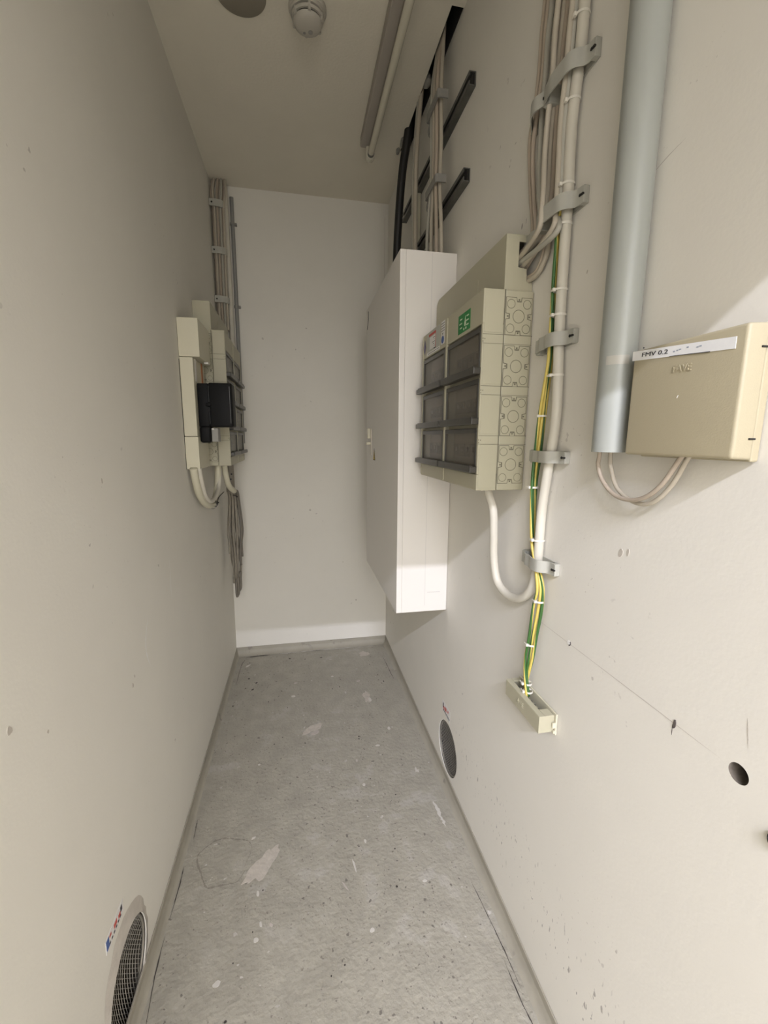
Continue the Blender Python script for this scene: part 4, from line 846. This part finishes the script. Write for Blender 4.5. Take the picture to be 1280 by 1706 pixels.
t = thing('black_plug_unit', 'small rounded black unit hanging under the black box on the left', 'plug', (-.33, 1.71, 1.282))
bm = NB(); box(bm, -.352, -.314, 1.690, 1.745, 1.281, 1.342, .009, 4); obj('plug_body', bm, M_black, t, smooth=True)
bm = NB(); box(bm, -.313, -.290, 1.700, 1.75, 1.285, 1.335, .002); obj('grey_socket', bm, M_grey, t)
bm = NB(); box(bm, -.312, -.302, 1.697, 1.700, 1.329, 1.334, .001); obj('metal_contact', bm, M_chrome, t)

for k, lb, r_, m in (('loopA', 'thick cream cable looping from the trunking up to the left panel, the nearer one', .0135, M_cream), ('lwall', 'cream cable looping under the trunking close behind the nearer loop', .009, M_thick)):
    pts = PATHS[k]; pts = [(pts[0][0], pts[0][1]+.004, 1.19)] + pts[1:]
    if k == 'loopA':
        pts = pts[:-1] + [(-.350, 2.008, 1.19)]
    else: pts = pts + [(-.35, 1.99, 1.09), (-.345, 2.02, 1.19)]
    root = thing('loop_cable', lb, 'cable', pts[0]); bm = NB(); tube(bm, pts, r_, 14, 8); obj('sheath', bm, m, root, smooth='all')
    if k == 'loopA':
        for (yy, zz, ax) in ((1.90, 1.020, (0, 1, -.1)), (1.925, 1.022, (0, 1, .5))): tie(root, (-.362, yy, zz), .0155, ax, M_dark, (1, 0, .2))
        bm = NB(); tube(bm, [(-.350, 1.92, 1.02), (-.345, 1.95, 1.045), (-.335, 2.02, 1.06)], .002, 6); obj('tie_tail', bm, M_dark, root)
pts = [(-.33, 2.04, 1.19), (-.327, 2.06, 1.12), (-.322, 2.10, 1.075), (-.312, 2.17, 1.045)]
bm = NB(); tube(bm, pts, .0125, 14); tag(obj('stub_cable', bm, M_cream, smooth='all', loc=pts[0]), 'cream cable stub slanting down below the left panel towards the hanging cables', 'cable')
t = thing('vertical_conduit', 'grey brown conduit below the left panel ending at the hanging cables', 'conduit', (-.335, 2.2, 1.0))
bm = NB(); tube(bm, [(-.335, 2.22, 1.19), (-.335, 2.22, 1.035)], .020, 18, smooth=False); obj('conduit_wall', bm, M_hang, t, smooth=True)
bm = NB()
for (dz, a) in ((1.125, 2.9), (1.125, 5.2), (1.10, 5.0)): cyl(bm, (-.335+.020*math.cos(a), 2.22+.020*math.sin(a), dz), (math.cos(a), math.sin(a), 0), .004, .002, 10)
obj('fixing_screw', bm, M_ink, t)
# the bunch of cut cable ends
hang = [((-.352, 2.30), (-.358, 2.32), .53), ((-.345, 2.33), (-.350, 2.33), .47), ((-.340, 2.30), (-.345, 2.30), .56), ((-.335, 2.34), (-.338, 2.33), .50), ((-.330, 2.31), (-.335, 2.31), .585),
        ((-.350, 2.36), (-.362, 2.36), .60), ((-.338, 2.37), (-.332, 2.38), .545), ((-.326, 2.35), (-.322, 2.35), .62), ((-.358, 2.33), (-.368, 2.30), .70), ((-.322, 2.37), (-.318, 2.38), .66)]
for i, (a, b_, zb) in enumerate(hang):
    s_ = random.uniform(-.006, .006)
    mid = ((a[0]+b_[0])/2 + (a[0]+.338)*.45 + s_, (a[1]+b_[1])/2, .82)
    mid2 = (b_[0] + (a[0]+.338)*.2 - s_, b_[1], .68)
    pts = [(-.338 + (a[0]+.338)*.5, 2.26, 1.03), (a[0], a[1]-.03, 1.025), (a[0]+(a[0]+.338)*.15, a[1], .97), mid, mid2 if zb < .64 else (b_[0], b_[1], (zb+.82)/2), (b_[0], b_[1], zb)]
    if i in (1, 3): pts += [(b_[0]+.006, b_[1], zb-.012), (b_[0]+.012, b_[1], zb+.01), (b_[0]+.012, b_[1], zb+.09)]
    bm = NB(); tube(bm, pts, .0062, 10); o = obj('hanging_cable', bm, [M_hang, M_hang2][i % 2], smooth='all', loc=pts[0])
    tag(o, 'one of the loose cut grey cables hanging in a bunch in the far left corner', 'cable', 'bunch of cut cables hanging in the left corner')
t = thing('bunch_wire', 'thin dark binding wire round the top of the hanging grey cables', 'wire', (-.34, 2.3, 1.02))
bm = NB(); torus(bm, (-.338, 2.30, 1.005), (.2, .3, 1), .024, .0018, 26, 6); obj('wire_ring', bm, M_dark, t, smooth=True)

# cables above the left panel
for i in range(8):
    x_ = -.388 + .0085*i; y_ = 2.495 - .012*(i % 2)
    pts = [(x_+.004, y_+.01, 2.567), (x_ + (i-4)*.0015, y_, 2.50), (x_-.001*i, y_, 2.43), (x_-.0015*i, y_, 2.23), (x_-.002*i, y_, 2.0), (x_-.002*i+.003, y_-.02, 1.85)] 
    bm = NB(); tube(bm, pts, .0056, 10); o = obj('corner_cable', bm, [M_cable2, M_cable, M_cable3][i % 3], smooth='all', loc=pts[-1])
    tag(o, 'one of the thin cables clipped side by side in the far left corner', 'cable', 'thin cables clipped in the left corner')
bm = NB(); tube(bm, [(-.331, 2.525, 2.555), (-.331, 2.525, 1.27)], .0135, 16, smooth=False); tag(obj('white_conduit', bm, M_thick, smooth=True, loc=(-.331, 2.525, 1.27)), 'pale conduit in the far left corner between the thin cables and the slim grey conduit', 'conduit')
t = thing('slim_conduit', 'slim blue grey conduit rightmost in the far left corner', 'conduit', (-.302, 2.535, 1.27))
bm = NB(); tube(bm, [(-.302, 2.535, 2.51), (-.302, 2.535, 1.27)], .0095, 16, smooth=False); obj('conduit_wall', bm, mat('conduit_blue_grey', (.27, .265, .245), .5), t, smooth=True)
for z_ in (2.38, 1.98): 
    bm = NB(); lathe(bm, (-.302, 2.535, z_), (0, 0, 1), [(.0096, 0), (.0125, 0), (.0125, .012), (.0096, .012), (.0096, 0)], 18); box(bm, -.292, -.282, 2.53, 2.549, z_+.001, z_+.011); obj('conduit_clip', bm, M_grey, t)
for z_, lb in ((2.447, 'uppermost'), (2.231, 'middle'), (2.0, 'lowest')):
    t = thing('corner_clamp', '%s of the three grey clamps on the thin cables in the left corner' % lb, 'clamp', (XL, 2.49, z_), 'clamps on the thin cables in the left corner')
    bm = NB(); prism(bm, [(XL+.001, 2.462), (-.375, 2.462), (-.352, 2.466), (-.338, 2.474), (-.330, 2.488), (-.334, 2.489), (-.341, 2.477), (-.353, 2.470), (-.376, 2.466), (XL+.001, 2.466)], 'z', z_-.016, z_+.016); obj('band', bm, M_clamp, t)
    bm = NB(); cyl(bm, (-.388, 2.462, z_), (0, -1, 0), .004, .002, 10); obj('screw', bm, M_void, t)
